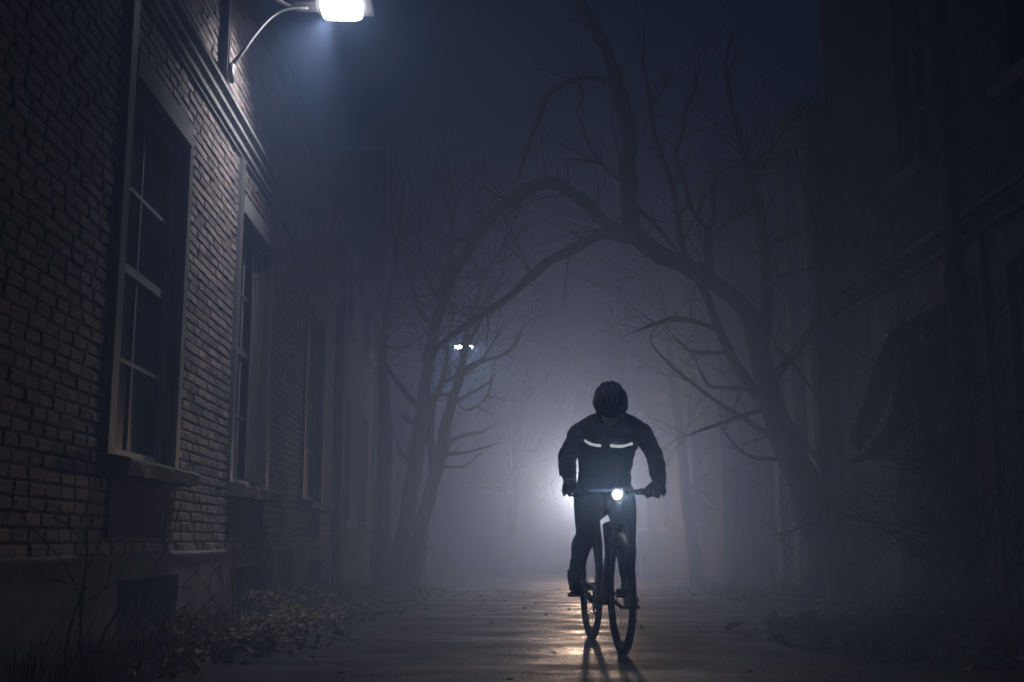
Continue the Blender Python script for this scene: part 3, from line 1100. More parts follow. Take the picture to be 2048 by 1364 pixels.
tb.build('trunk', M['bark'], lt, smooth=True)
cb.build('crown', M['twig'], lt, smooth=True)

wt = empty('wall_side_tree', (at(775, 1190, 17.2).x, 17.2, 0))
tag(wt, 'thin straight bare tree between the brick building and the forked tree', 'tree')
tb, cb = MB(), MB()
s1 = limb(tb, dep([(772, 1225, 22), (770, 1150, 17), (768, 1000, 14), (771, 860, 13), (768, 780, 11), (766, 700, 8), (774, 620, 6), (790, 540, 5), (800, 460, 4), (805, 380, 3)], 17.3, 17.0), 8)
sprout(cb, s1, rng, 26, 0.3, 1.0, 2, up=0.6, lo=0.45)
tb.build('trunk', M['bark'], wt, smooth=True)
cb.build('crown', M['twig'], wt, smooth=True)

# trees further down the alley
for (px, Y, hh, lean, rad, lab) in ((1120, 31.0, 6.0, 0.07, 0.20, 'straight-trunked bare tree fading in fog beyond the lower arching limb'),
                                    (1395, 21.5, 6.0, -0.10, 0.12, 'faint many-twigged tree in the fog above the right shoulder of the cyclist'),
                                    (1012, 25.0, 6.0, 0.10, 0.12, 'very faint bare tree far down the alley, right of the forked tree'),
                                    (1560, 18.2, 6.5, 0.03, 0.11, 'thin bare tree in front of the far house, behind the leaning tree'),
                                    (1270, 27.0, 6.5, -0.05, 0.14, 'palest bare tree, deepest in the fog above the helmet of the cyclist')):
    p0 = at(px, 1150, Y)
    gz = ground_z(p0.x, Y) - 0.05
    t = empty('foggy_tree', (p0.x, Y, gz))
    tag(t, lab, 'tree', 'bare trees far down the foggy alley')
    tb, cb = MB(), MB()
    pts, rads = [], []
    nn = 14
    for k in range(nn + 1):
        u = k / nn
        pts.append(Vector((p0.x + lean * hh * u + 0.12 * nzv(u * 3, px), Y + 0.15 * nzv(u * 3, px + 5), gz + hh * u)))
        rads.append(rad * (1.25 - u) if u < 0.1 else rad * (1.1 - 0.85 * u))
    tb.tube(pts, rads, 9)
    sam = list(zip(pts, rads))
    for k in range(9):
        i = rng.randrange(4, nn)
        a = rng.uniform(0, 2 * pi)
        d = Vector((cos(a) * 0.9, sin(a) * 0.9, rng.uniform(0.3, 1.0))).normalized()
        grow(cb, pts[i], d, rng.uniform(1.2, 2.4), rads[i] * 0.45, 3, rng, 0.5)
    tb.build('trunk', M['bark'], t, smooth=True)
    cb.build('crown', M['twig'], t, smooth=True)


# ------------------------------------------------------------------ shrubs, weeds and leaves
def shrub(name, label, cat, loc, h, stems, seed, lvl=2, spread=0.5, group=None, r=0.010, lean=Vector((0, 0, 0))):
    g = random.Random(seed)
    o = empty(name, loc)
    tag(o, label, cat, group)
    m = MB()
    for k in range(stems):
        a = g.uniform(0, 2 * pi)
        d = (Vector((cos(a) * spread, sin(a) * spread, 1)) + lean).normalized()
        grow(m, Vector(loc) + Vector((cos(a) * 0.04, sin(a) * 0.04, -0.03)), d, h * g.uniform(0.6, 1.0), r * g.uniform(0.6, 1), lvl, g, 0.15)
    m.build('stems', M['twig'], o, smooth=True)
    return o


shrub('bare_shrub', 'leafless sapling standing against the concrete plinth at the near left', 'shrub', (-2.0, 5.86, 0), 0.85, 3, 3, 3, 0.35, r=0.014)
shrub('bare_shrub', 'low bare bush in front of the nearest basement opening', 'shrub', (-1.92, 7.6, 0), 0.55, 6, 5, 2, 0.6)
shrub('bare_shrub', 'arching bare shrub between the two nearest basement openings', 'shrub', (-1.95, 9.5, 0), 0.95, 6, 8, 2, 0.4)
shrub('bare_shrub', 'tangled bare bush below the curtained window', 'shrub', (-1.9, 11.0, 0), 0.9, 7, 9, 2, 0.5)
shrub('bare_shrub', 'tall spindly shrub rooted by the foot of the downpipe', 'shrub', (3.85, 9.25, 0), 2.0, 5, 21, 2, 0.45, r=0.014)
shrub('bare_shrub', 'tall bare shrub in front of the dark doorway', 'shrub', (3.8, 8.35, 0), 2.1, 5, 25, 3, 0.35, r=0.014)
shrub('bare_shrub', 'scrubby shrub below the torn awning', 'shrub', (3.7, 10.6, 0), 1.3, 5, 31, 2, 0.6)
shrub('bare_shrub', 'small twiggy shrub at the foot of the leaning trunk', 'shrub', (3.55, 13.3, 0), 0.9, 7, 36, 2, 0.6)
shrub('bare_shrub', 'ivy-thin shrub growing up the pale plastered pilaster', 'shrub', (4.05, 14.2, 0), 1.9, 6, 41, 3, 0.2)
shrub('bare_shrub', 'dry bush beside the stone gate pier', 'shrub', (-1.25, 17.6, -0.15), 1.0, 8, 47, 2, 0.5)


def leaf(m, p, sz, g, nrm_tilt):
    a = g.uniform(0, 2 * pi)
    ti = g.gauss(0, nrm_tilt)
    R = Matrix.Rotation(a, 3, 'Z') @ Matrix.Rotation(ti, 3, 'X') @ Matrix.Rotation(g.gauss(0, nrm_tilt), 3, 'Y')
    cu = g.uniform(0.1, 0.6) * sz
    w = sz * g.uniform(0.32, 0.5)
    pts = [(-sz * 0.6, 0, 0), (-sz * 0.2, w, cu * 0.7), (-sz * 0.15, 0, 0), (-sz * 0.2, -w, cu * 0.7), (sz * 0.35, w * 0.7, cu * 0.9), (sz * 0.3, 0, cu * 0.3), (sz * 0.35, -w * 0.7, cu * 0.9), (sz * 0.75, 0, cu)]
    m.add([p + R @ Vector(q) for q in pts], [(0, 2, 1), (0, 3, 2), (1, 2, 5, 4), (2, 3, 6, 5), (4, 5, 7), (5, 6, 7)])


def litter(name, spots, seed, mz):
    g = random.Random(seed)
    m = MB()
    for (cx, cy, sx, sy, n, h, sz) in spots:
        for _ in range(n):
            x, y = g.gauss(cx, sx), g.gauss(cy, sy)
            if x < WL + 0.07 or x > WR - 0.02:
                continue
            q = exp(-((x - cx) / (sx * 1.3)) ** 2 - ((y - cy) / (sy * 1.3)) ** 2)
            z = ground_z(x, y) + 0.03 + h * q * (0.35 + 0.65 * sqrt(g.random())) + (0.02 if -1.5 < x < 3.5 else 0)
            leaf(m, Vector((x, y, z)), sz * g.uniform(0.6, 1.3), g, 0.55)
    o = m.build(name, M['leaf'], smooth=False, recalc=False)
    tag(o, kind='stuff')
    return o


lv = litter('fallen_leaves', [(-2.0, 7.9, 0.16, 0.45, 700, 0.16, 0.05), (-1.75, 7.2, 0.30, 0.6, 700, 0.05, 0.06), (-1.95, 10.5, 0.20, 0.40, 800, 0.22, 0.05), (-1.6, 9.6, 0.28, 0.9, 700, 0.05, 0.05),
                              (-1.5, 8.8, 0.22, 0.8, 220, 0.02, 0.05), (-1.9, 13, 0.25, 1.5, 900, 0.15, 0.06), (-1.3, 12.2, 0.3, 1.2, 250, 0.02, 0.05), (-1.2, 14.6, 0.4, 1.0, 400, 0.03, 0.05),
                              (1.5, 9.5, 2.2, 3.5, 90, 0.0, 0.03)], 3, 0)
tag(lv, 'brown fallen leaves heaped along the foot of the left wall', 'leaves')
lv = litter('fallen_leaves', [(3.4, 8.2, 0.45, 0.7, 1800, 0.20, 0.085), (3.2, 7.4, 0.45, 0.6, 900, 0.10, 0.08), (2.75, 7.6, 0.35, 0.7, 350, 0.02, 0.07), (3.7, 10.2, 0.3, 1.3, 900, 0.12, 0.06),
                              (3.6, 13.0, 0.4, 1.2, 700, 0.12, 0.06), (3.6, 15, 0.35, 0.8, 300, 0.02, 0.05)], 4, 0)
tag(lv, 'brown fallen leaves heaped on the right below the doorway and downpipe', 'leaves')


def grass_patch(name, label, spots, seed):
    g = random.Random(seed)
    m = MB()
    for (cx, cy, sx, sy, n, h) in spots:
        for _ in range(n):
            x, y = g.gauss(cx, sx), g.gauss(cy, sy)
            if x < WL + 0.08 or x > WR - 0.05:
                continue
            p = Vector((x, y, ground_z(x, y) - 0.02))
            hh = h * g.uniform(0.4, 1.2)
            a = g.uniform(0, 2 * pi)
            d = Vector((cos(a), sin(a), 0))
            w = Vector((-sin(a), cos(a), 0)) * 0.004
            k = g.uniform(0.2, 0.8)
            q1 = p + d * hh * k * 0.3 + Vector((0, 0, hh * 0.6))
            q2 = p + d * hh * k + Vector((0, 0, hh * (1.0 - 0.3 * k)))
            m.add([p - w, p + w, q1 + w * 0.8, q1 - w * 0.8, q2], [(0, 1, 2, 3), (3, 2, 4)])
    o = m.build(name, M['weed'], recalc=False)
    tag(o, label, 'grass', kind='stuff')


grass_patch('grass', 'dry grass and weeds along the left wall', [(-2.0, 8.9, 0.12, 2.2, 900, 0.35), (-1.9, 6.2, 0.15, 0.6, 300, 0.3), (-1.6, 13.5, 0.3, 1.2, 700, 0.3), (-1.2, 15.5, 0.35, 0.9, 500, 0.16)], 5)
grass_patch('grass', 'dry grass along the right wall', [(3.8, 9.5, 0.25, 1.8, 700, 0.35), (3.4, 13.2, 0.4, 0.9, 600, 0.3), (3.6, 15.5, 0.3, 0.9, 400, 0.18)], 6)

#RIDER-BEGIN
# ------------------------------------------------------------------ bicycle
M['frame'] = mat('bike_paint', (0.03, 0.032, 0.036), 0.3, metal=0.2, spec=0.5, coat=0.5)
M['rubber'] = mat('rubber', (0.018, 0.018, 0.019), 0.75, bump=0.001, bscale=120)
M['alloy'] = mat('alloy', (0.30, 0.31, 0.32), 0.35, metal=0.9)
M['black_alloy'] = mat('black_alloy', (0.03, 0.03, 0.032), 0.4, metal=0.6)
BX, BY = 0.768, 7.42
BZ = 0.040
bike = empty('bicycle', (BX, BY, BZ), radians(4.5))
tag(bike, 'dark flat-bar bicycle ridden towards the camera with its front light on', 'bicycle')
bpy.context.view_layer.update()
BM = bike.matrix_world.copy()


def bw(x, y, z):
    return BM @ Vector((x, y, z))


class BB_(MB):
    """builds in bicycle coordinates: x to the right in the picture, -y ahead, z up"""

    def build(s, *a, **k):
        s.v = [tuple(BM @ Vector(p)) for p in s.v]
        return MB.build(s, *a, **k)


RW = 0.325
RA, FA, BBK = Vector((0, 0.43, 0.345)), Vector((0, -0.60, 0.345)), Vector((0, 0, 0.272))
m = BB_()
ht0, ht1 = Vector((0, -0.424, 0.755)), Vector((0, -0.378, 0.885))
st_top = Vector((0, 0.185, 0.80))
m.tube([ht0 - (ht1 - ht0) * 0.05, ht1], 0.026, 12)
m.tube([ht0.lerp(ht1, 0.75), st_top - Vector((0, 0, 0.02))], [0.020, 0.018], 10)
m.tube([ht0.lerp(ht1, 0.2), BBK], [0.026, 0.028], 10)
m.tube([BBK, st_top], 0.019, 10)
m.tube([BBK + Vector((-0.05, 0, 0)), BBK + Vector((0.05, 0, 0))], 0.028, 12)
for sx in (-1, 1):
    m.tube([BBK + Vector((sx * 0.03, 0.02, 0)), Vector((sx * 0.045, 0.12, 0.285)), RA + Vector((sx * 0.066, -0.02, 0))], [0.013, 0.012, 0.009], 8)
    m.tube([st_top + Vector((sx * 0.016, 0.0, -0.04)), Vector((sx * 0.045, 0.27, 0.62)), RA + Vector((sx * 0.066, 0, 0))], [0.010, 0.010, 0.008], 8)
    m.box((sx * 0.066 - 0.004, 0.405, 0.32), (sx * 0.066 + 0.004, 0.45, 0.365))
m.build('frame', M['frame'], bike, smooth=True)
m = BB_()
crown = Vector((0, -0.430, 0.735))
m.tube([crown + Vector((-0.062, 0, 0)), crown + Vector((0, 0, 0.014)), crown + Vector((0.062, 0, 0))], [0.018, 0.022, 0.018], 10)
m.tube([crown, ht0], 0.02, 10)
for sx in (-1, 1):
    m.tube([crown + Vector((sx * 0.058, 0, 0.005)), Vector((sx * 0.058, -0.50, 0.55)), FA + Vector((sx * 0.054, 0.0, 0))], [0.018, 0.017, 0.012], 10)
m.build('fork', M['frame'], bike, smooth=True)


def wheel(cn, rear):
    w = BB_()
    w.ring(cn, RW, 0.0215, n=64, k=12)
    # tread knobs
    for i in range(72):
        a = 2 * pi * i / 72
        for sx in (-0.012, 0.0, 0.012):
            q = cn + Vector((sx, (RW + 0.021 - abs(sx) * 0.35) * cos(a + (0.02 if sx else 0)), (RW + 0.021 - abs(sx) * 0.35) * sin(a + (0.02 if sx else 0))))
            w.blob(q, (0.0035, 0.006, 0.006), 5, 3)
    r = w.build('wheel', M['rubber'], bike, smooth=True)
    w = BB_()
    w.ring(cn, RW - 0.032, 0, n=64, k=4, flat=(0.0115, 0.011))
    w.build('rim', M['black_alloy'], r)
    w = BB_()
    for i in range(28):
        a = 2 * pi * i / 28
        sx = 0.028 if i % 2 else -0.028
        a2 = a + (0.55 if (i // 2) % 2 else -0.55)
        w.tube([cn + Vector((sx, 0.024 * cos(a2), 0.024 * sin(a2))), cn + Vector((0, (RW - 0.04) * cos(a), (RW - 0.04) * sin(a)))], 0.0011, 4)
    w.build('spokes', M['alloy'], r)
    w = BB_()
    w.tube([cn + Vector((-0.066, 0, 0)), cn + Vector((-0.034, 0, 0)), cn + Vector((-0.03, 0, 0)), cn + Vector((0.03, 0, 0)), cn + Vector((0.034, 0, 0)), cn + Vector((0.066, 0, 0))],
           [0.009, 0.011, 0.027, 0.027, 0.011, 0.009], 14)
    w.build('hub', M['black_alloy'], r)
    w = BB_()
    w.ring(cn + Vector((0.040, 0, 0)), 0.070, 0, n=32, k=4, flat=(0.0012, 0.011))
    for i in range(5):
        a = 2 * pi * i / 5
        w.tube([cn + Vector((0.040, 0.02 * cos(a), 0.02 * sin(a))), cn + Vector((0.040, 0.064 * cos(a + 0.5), 0.064 * sin(a + 0.5)))], 0.004, 5)
    w.build('brake_disc', M['alloy'], r)
    return r


wheel(FA, False)
rw_ = wheel(RA, True)
m = BB_()
for k, rr in enumerate((0.055, 0.048, 0.041, 0.034, 0.028)):
    m.ring(RA + Vector((-0.034 - 0.005 * k, 0, 0)), rr - 0.006, 0, n=30, k=4, flat=(0.0014, 0.006))
m.build('cassette', M['alloy'], rw_)
m = BB_()
RD = RA + Vector((-0.062, 0.015, -0.06))
m.tube([RA + Vector((-0.074, 0.005, -0.02)), RD, RD + Vector((0.012, -0.03, -0.095))], [0.010, 0.014, 0.008], 8)
m.ring(RD + Vector((0.012, -0.005, -0.02)), 0.018, 0.005, n=16, k=6)
m.ring(RD + Vector((0.012, -0.03, -0.09)), 0.018, 0.005, n=16, k=6)
m.build('derailleur', M['black_alloy'], bike, smooth=True)
# drive side is on the left of the picture
cr_ang = radians(10)
m = BB_()
m.ring(BBK + Vector((-0.052, 0, 0)), 0.078, 0, n=48, k=4, flat=(0.002, 0.008))
for i in range(5):
    a = 2 * pi * i / 5
    m.tube([BBK + Vector((-0.055, 0, 0)), BBK + Vector((-0.054, 0.074 * cos(a), 0.074 * sin(a)))], [0.012, 0.006], 6)
m.build('chainring', M['black_alloy'], bike)
m = BB_()
ch = []
for k in range(11):
    a = pi / 2 + pi * k / 10
    ch.append(BBK + Vector((-0.052, 0.082 * cos(a), 0.082 * sin(a))))
ch += [RD + Vector((0.012, -0.05, -0.09)), RD + Vector((0.012, -0.03, -0.112)), RD + Vector((0.012, -0.012, -0.09)), RD + Vector((0.012, -0.02, -0.03))]
for k in range(9):
    a = -pi / 2 + pi * k / 8
    ch.append(RA + Vector((-0.046, 0.044 * cos(a), 0.044 * sin(a))))
ch.append(ch[0])
m.tube(ch, 0.0045, 6, cap=False)
m.build('chain', M['black_alloy'], bike)
PED = {}
for sx in (-1, 1):
    c0 = BBK + Vector((sx * 0.07, 0, 0))
    e = BBK + Vector((sx * 0.082, -sx * 0.1725 * cos(cr_ang), -sx * 0.1725 * sin(cr_ang)))
    m = BB_()
    m.tube([c0 + (c0 - e) * 0.06, c0, e], [0.012, 0.016, 0.011], 8)
    m.build('crank_arm', M['black_alloy'], bike, smooth=True)
    m = BB_()
    m.box(tuple(e + Vector((sx * 0.02 if sx > 0 else sx * 0.11, -0.045, -0.011))), tuple(e + Vector((sx * 0.11 if sx > 0 else sx * 0.02, 0.045, 0.011))))
    m.tube([e, e + Vector((sx * 0.05, 0, 0))], 0.007, 8)
    m.build('pedal', M['black_alloy'], bike)
    PED[sx] = e + Vector((sx * 0.062, 0, 0.013))
m = BB_()
m.tube([st_top - Vector((0, 0.01, 0.06)), Vector((0, 0.235, 0.935))], 0.0135, 10)
m.build('seat_post', M['black_alloy'], bike, smooth=True)
m = BB_()
sd = []
for (y, wd, z) in ((0.10, 0.018, 0.958), (0.16, 0.024, 0.962), (0.22, 0.034, 0.962), (0.28, 0.058, 0.963), (0.34, 0.07, 0.968), (0.372, 0.055, 0.968)):
    sd.append((Vector((0, y, z)), (0.018, wd)))
m.tube([q[0] for q in sd], [q[1] for q in sd], 14, ref=(0, 0, 1))
m.build('saddle', M['rubber'], bike, smooth=True)
m = BB_()
BARC = Vector((0, -0.452, 0.938))
m.tube([ht1, ht1 + (ht1 - ht0) * 0.32], 0.02, 10)
m.tube([ht1 + (ht1 - ht0) * 0.22, BARC], [0.02, 0.018], 10)
m.build('stem', M['black_alloy'], bike, smooth=True)
m = BB_()
bar = [BARC + Vector((x, 0.0006 + (abs(x) / 0.31) ** 2 * 0.035, 0.004 * (abs(x) / 0.3))) for x in (-0.315, -0.27, -0.2, -0.12, -0.05, 0, 0.05, 0.12, 0.2, 0.27, 0.315)]
m.tube(bar, [0.011, 0.011, 0.011, 0.012, 0.0155, 0.016, 0.0155, 0.012, 0.011, 0.011, 0.011], 10)
hb = m.build('handlebar', M['black_alloy'], bike, smooth=True)
GR = {}
for sx in (-1, 1):
    g0 = BARC + Vector((sx * 0.195, 0.014, 0.003))
    g1 = BARC + Vector((sx * 0.318, 0.036, 0.004))
    GR[sx] = (g0, g1)
    m = BB_()
    m.tube([g0, g0.lerp(g1, 0.05), g0.lerp(g1, 0.95), g1], [0.017, 0.0155, 0.0155, 0.018], 12)
    m.build('grip', M['rubber'], hb, smooth=True)
    m = BB_()
    b0 = BARC + Vector((sx * 0.165, 0.010, 0.003))
    m.tube([b0 + Vector((-0.012, 0, 0)), b0 + Vector((0.012, 0, 0))], 0.018, 12)
    m.tube([b0 + Vector((-sx * 0.01, -0.01, -0.004)), b0 + Vector((-sx * 0.02, -0.035, -0.012)), b0 + Vector((-sx * 0.045, -0.040, -0.012))], [0.013, 0.013, 0.010], 8)
    m.tube([tuple(q) for q in spline([tuple(b0 + Vector(q)) for q in ((-sx * 0.01, -0.035, -0.014), (sx * 0.02, -0.060, -0.022), (sx * 0.055, -0.062, -0.030), (sx * 0.095, -0.058, -0.042))], 4)],
           [0.007] * 5 + [0.0055] * 7 + [0.007], 7)
    m.build('brake_lever', M['black_alloy'], hb, smooth=True)
    m = BB_()
    cb_ = [b0 + Vector((-sx * 0.045, -0.04, -0.012)), b0 + Vector((-sx * 0.085, -0.09, -0.01)), Vector((sx * 0.035, -0.53, 0.88)), Vector((sx * 0.028, -0.46, 0.78)),
           (Vector((0.05, -0.45, 0.70)) if sx > 0 else Vector((0.02, -0.36, 0.70)))]
    m.tube([tuple(q) for q in spline([tuple(q) for q in cb_], 5)], 0.0026, 6)
    m.build('brake_cable', M['rubber'], bike, smooth=True)
m = BB_()
LC = BARC + Vector((0.0, -0.045, -0.022))
prof_ = [(0.055, 0.001), (0.055, 0.012), (0.05, 0.022), (0.0, 0.028), (-0.026, 0.041), (-0.046, 0.0435), (-0.046, 0.041), (-0.024, 0.039), (-0.020, 0.001)]
pv_, pf_ = [], []
for (y_, r_) in prof_:
    for k in range(24):
        pv_.append(LC + Vector((r_ * cos(2 * pi * k / 24), y_, r_ * sin(2 * pi * k / 24))))
for i in range(len(prof_) - 1):
    for k in range(24):
        pf_.append((i * 24 + k, i * 24 + (k + 1) % 24, (i + 1) * 24 + (k + 1) % 24, (i + 1) * 24 + k))
m.add(pv_, pf_)
m.box((-0.012, -0.462, 0.918), (0.012, -0.44, 0.962))
hl = m.build('front_light', M['black_alloy'], bike, smooth=False)
m = BB_()
m.blob(LC + Vector((0, -0.026, 0)), (0.039, 0.008, 0.039), 24, 12)
lm = glow('bike_lamp_lens', (1.0, 0.94, 0.86), 1)
n_ = lm.node_tree
n_.nodes['Principled BSDF'].inputs['Base Color'].default_value = (0.03, 0.03, 0.03, 1)
tc = n_.nodes.new('ShaderNodeTexCoord')
vm = n_.nodes.new('ShaderNodeVectorMath')
vm.operation = 'SUBTRACT'
vm.inputs[1].default_value = (0.5, 0.5, 0.5)
n_.links.new(tc.outputs['Generated'], vm.inputs[0])
vs_ = n_.nodes.new('ShaderNodeVectorMath')
vs_.operation = 'MULTIPLY'
vs_.inputs[1].default_value = (2, 0, 2)
n_.links.new(vm.outputs[0], vs_.inputs[0])
vl = n_.nodes.new('ShaderNodeVectorMath')
vl.operation = 'LENGTH'
n_.links.new(vs_.outputs[0], vl.inputs[0])
cr_ = n_.nodes.new('ShaderNodeValToRGB')          # bright emitter in the middle of the reflector, dim towards its rim
cr_.color_ramp.elements[0].position, cr_.color_ramp.elements[0].color = 0.0, (1, 1, 1, 1)
cr_.color_ramp.elements[1].position, cr_.color_ramp.elements[1].color = 1.0, (0.00003, 0.00003, 0.00003, 1)
for p_, v_ in ((0.50, 0.8), (0.62, 0.012), (0.78, 0.0008), (0.9, 0.0002)):
    e_ = cr_.color_ramp.elements.new(p_)
    e_.color = (v_, v_, v_, 1)
n_.links.new(vl.outputs['Value'], cr_.inputs[0])
ml = n_.nodes.new('ShaderNodeMath')
ml.operation = 'MULTIPLY'
ml.inputs[1].default_value = 560
n_.links.new(cr_.outputs[0], ml.inputs[0])
n_.links.new(ml.outputs[0], n_.nodes['Principled BSDF'].inputs['Emission Strength'])
m.build('lens', lm, hl, smooth=True)

# ------------------------------------------------------------------ rider
M['skin'] = mat('skin', (0.42, 0.25, 0.19), 0.55)
M['jacket'] = mat('jacket', (0.022, 0.026, 0.034), 0.6, bump=0.006, bscale=14, spec=0.4)
M['tights'] = mat('tights', (0.016, 0.018, 0.022), 0.7, bump=0.002, bscale=16)
M['shoe'] = mat('shoe', (0.03, 0.03, 0.034), 0.5, bump=0.001)
M['glove'] = mat('glove', (0.022, 0.023, 0.027), 0.8, bump=0.002, bscale=60)
M['helmet'] = mat('helmet_shell', (0.13, 0.135, 0.15), 0.13, metal=0.55, spec=0.8)
M['foam'] = mat('helmet_foam', (0.012, 0.012, 0.013), 0.9)
M['strap'] = mat('strap', (0.02, 0.02, 0.02), 0.8)
M['reflector'] = glow('emissive_reflective_strip', (0.93, 0.96, 1.0), 0.55)  # reflective strips; emission stands in for the light they would throw back

RX = 0.787
person = None
J = {}
PX = lambda px, py, Y: at(px, py, Y)
J['pelvis'] = PX(1208, 985, 7.62)
J['hipL'], J['hipR'] = PX(1180, 985, 7.60), PX(1238, 985, 7.60)
J['waist'] = PX(1209, 950, 7.50)
J['ribs'] = PX(1211, 905, 7.34)
J['chest'] = PX(1217, 868, 7.20)
J['neck'] = PX(1221, 838, 7.08)
J['head'] = PX(1221, 810, 6.99)
J['shL'], J['shR'] = PX(1169, 862, 7.14), PX(1275, 862, 7.14)
J['elL'], J['elR'] = PX(1135, 917, 7.16), PX(1308, 911, 7.16)
J['wrL'], J['wrR'] = PX(1140, 968, 6.99), PX(1319, 964, 6.99)
pedL, pedR = BM @ PED[-1], BM @ PED[1]
J['anL'] = pedL + Vector((0.0, 0.10, 0.115))
J['anR'] = pedR + Vector((0.0, 0.10, 0.105))
J['knL'] = PX(1173, 1064, 7.24)
J['knR'] = PX(1250, 1068, 7.10)


def pt(*names):
    return [J[n] for n in names]


def torso(mb, g=0.0):
    secs = [(J['pelvis'] + Vector((0, 0.05, -0.07)), 0.10, 0.13), (J['pelvis'], 0.13, 0.170), (J['pelvis'].lerp(J['waist'], 0.6), 0.125, 0.165), (J['waist'], 0.118, 0.160), (J['waist'].lerp(J['ribs'], 0.5), 0.118, 0.165),
            (J['ribs'], 0.122, 0.175), (J['ribs'].lerp(J['chest'], 0.55), 0.125, 0.185), (J['chest'], 0.118, 0.185), (J['chest'].lerp(J['neck'], 0.5), 0.095, 0.14), (J['neck'] + Vector((0, 0.015, -0.005)), 0.07, 0.085)]
    mb.tube([q[0] for q in secs], [(q[1] + g, q[2] + g) for q in secs], 20, ref=(0, -1, 0))


def arms(mb, g=0.0, upto=1.0):
    for s in 'LR':
        sx = -1 if s == 'L' else 1
        sh, el, wr = J['sh' + s], J['el' + s], J['wr' + s]
        inn = J['chest'].lerp(sh, 0.35)
        mid = sh.lerp(el, 0.45) + Vector((sx * 0.012, 0, 0.0))
        fm = el.lerp(wr, 0.35) + Vector((sx * 0.004, 0, 0))
        pts = [inn, sh + Vector((-sx * 0.015, 0.0, -0.005)), sh.lerp(el, 0.2) + Vector((sx * 0.014, 0, 0.008)), mid, el, fm, el.lerp(wr, 0.7), wr]
        rad = [0.075, 0.069, 0.059, 0.051, 0.044, 0.043, 0.035, 0.029]
        if g > 0:
            g2 = [g, g, g, g + 0.003, g + 0.004, g + 0.002, g + 0.003, g + 0.002]
        else:
            g2 = [0] * 8
        mb.tube([tuple(q) for q in spline([tuple(p) for p in pts], 3)], [r[0] for r in spline([(a + b,) for a, b in zip(rad, g2)], 3)], 16)
        mb.blob(sh + Vector((-sx * 0.004, 0.01, -0.005)), (0.064 + g, 0.072 + g, 0.066 + g), 16, 10)
        mb.tube([J['neck'] + Vector((sx * 0.02, 0.01, 0.0)), J['neck'].lerp(sh, 0.55) + Vector((0, 0, 0.014)), sh + Vector((0, 0, 0.0))], [0.055 + g, 0.058 + g, 0.062 + g], 12)
        mb.blob(el, (0.047 + g, 0.048 + g, 0.048 + g), 12, 8)


def legs(mb, g=0.0, ankle=True):
    for s in 'LR':
        sx = -1 if s == 'L' else 1
        hp, kn, an = J['hip' + s], J['kn' + s], J['an' + s]
        calf = kn.lerp(an, 0.32) + Vector((sx * 0.004, 0.030, 0.005))
        pts = [hp + Vector((0, 0.03, 0.0)), hp.lerp(kn, 0.3) + Vector((0, 0, 0.005)), hp.lerp(kn, 0.65) + Vector((0, 0, 0.01)), kn + Vector((0, -0.008, 0.0)), kn.lerp(an, 0.14) + Vector((0, 0.015, 0)), calf, kn.lerp(an, 0.62) + Vector((0, 0.014, 0)), an]
        rad = [0.10, 0.094, 0.080, 0.062, 0.058, 0.060, 0.047, 0.037]
        mb.tube([tuple(q) for q in spline([tuple(p) for p in pts], 3)], [r[0] + g for r in spline([(a,) for a in rad], 3)], 16)
        mb.blob(kn + Vector((0, -0.006, 0)), (0.062 + g, 0.062 + g, 0.064 + g), 14, 9)


def head_shape(mb, g=0.0):
    h = J['head']
    R = Matrix.Rotation(radians(42), 3, 'X')          # bowed towards the road
    T = lambda x, y, z: h + R @ Vector((x, y, z))
    mb.blob(h, (0.076 + g, 0.097 + g, 0.105 + g), 20, 14, rot=R)
    mb.tube([T(0, -0.015, -0.02), T(0, -0.022, -0.075), T(0, -0.040, -0.118)], [(0.078 + g, 0.068 + g), (0.066 + g, 0.056 + g), (0.030 + g, 0.033 + g)], 16, ref=(0, -1, 0))
    return T, R


# one continuous body: head, neck, trunk, arms, legs, feet
mb = MB()
torso(mb)
arms(mb)
legs(mb)
T, HR = head_shape(mb)
mb.tube([J['chest'].lerp(J['neck'], 0.6), J['neck'], T(0, 0.02, -0.05)], [0.062, 0.056, 0.056], 14)
# nose, brow, lips, ears
mb.tube([T(0, -0.090, 0.012), T(0, -0.108, -0.028), T(0, -0.098, -0.042)], [0.010, 0.016, 0.013], 8)
mb.blob(T(0, -0.084, 0.024), (0.050, 0.018, 0.012), 12, 8, rot=HR)
mb.blob(T(0, -0.088, -0.070), (0.026, 0.012, 0.007), 12, 8, rot=HR)
mb.blob(T(0, -0.086, -0.082), (0.022, 0.012, 0.008), 12, 8, rot=HR)
for sx in (-1, 1):
    mb.blob(T(sx * 0.080, 0.008, -0.018), (0.010, 0.020, 0.032), 10, 8, rot=HR)
    an, pd = (J['anL'], pedL) if sx < 0 else (J['anR'], pedR)
    mb.tube([an + Vector((0, 0.02, -0.03)), an + Vector((0, -0.04, -0.065)), pd + Vector((0, -0.075, 0.03))], [(0.036, 0.034), (0.034, 0.036), (0.020, 0.036)], 12)
    wr = J['wrL'] if sx < 0 else J['wrR']
    gm = BM @ GR[sx][0].lerp(GR[sx][1], 0.55)
    mb.tube([wr, wr.lerp(gm + Vector((0, 0.02, 0.035)), 0.6), gm + Vector((0, 0.016, 0.032))], [(0.026, 0.030), (0.020, 0.036), (0.014, 0.036)], 12, ref=(0, 0, 1))
body = fuse(mb, 0.008, 5)
person = body.build('person', M['skin'], None, smooth=True)
tag(person, 'cyclist in dark jacket and ribbed helmet, bright strips across the chest', 'person')

for sx in (-1, 1):
    e = MB()
    e.blob(T(sx * 0.031, -0.082, 0.002), (0.012, 0.012, 0.012), 12, 8)
    e.build('eye', M['rubber'], person, smooth=True)

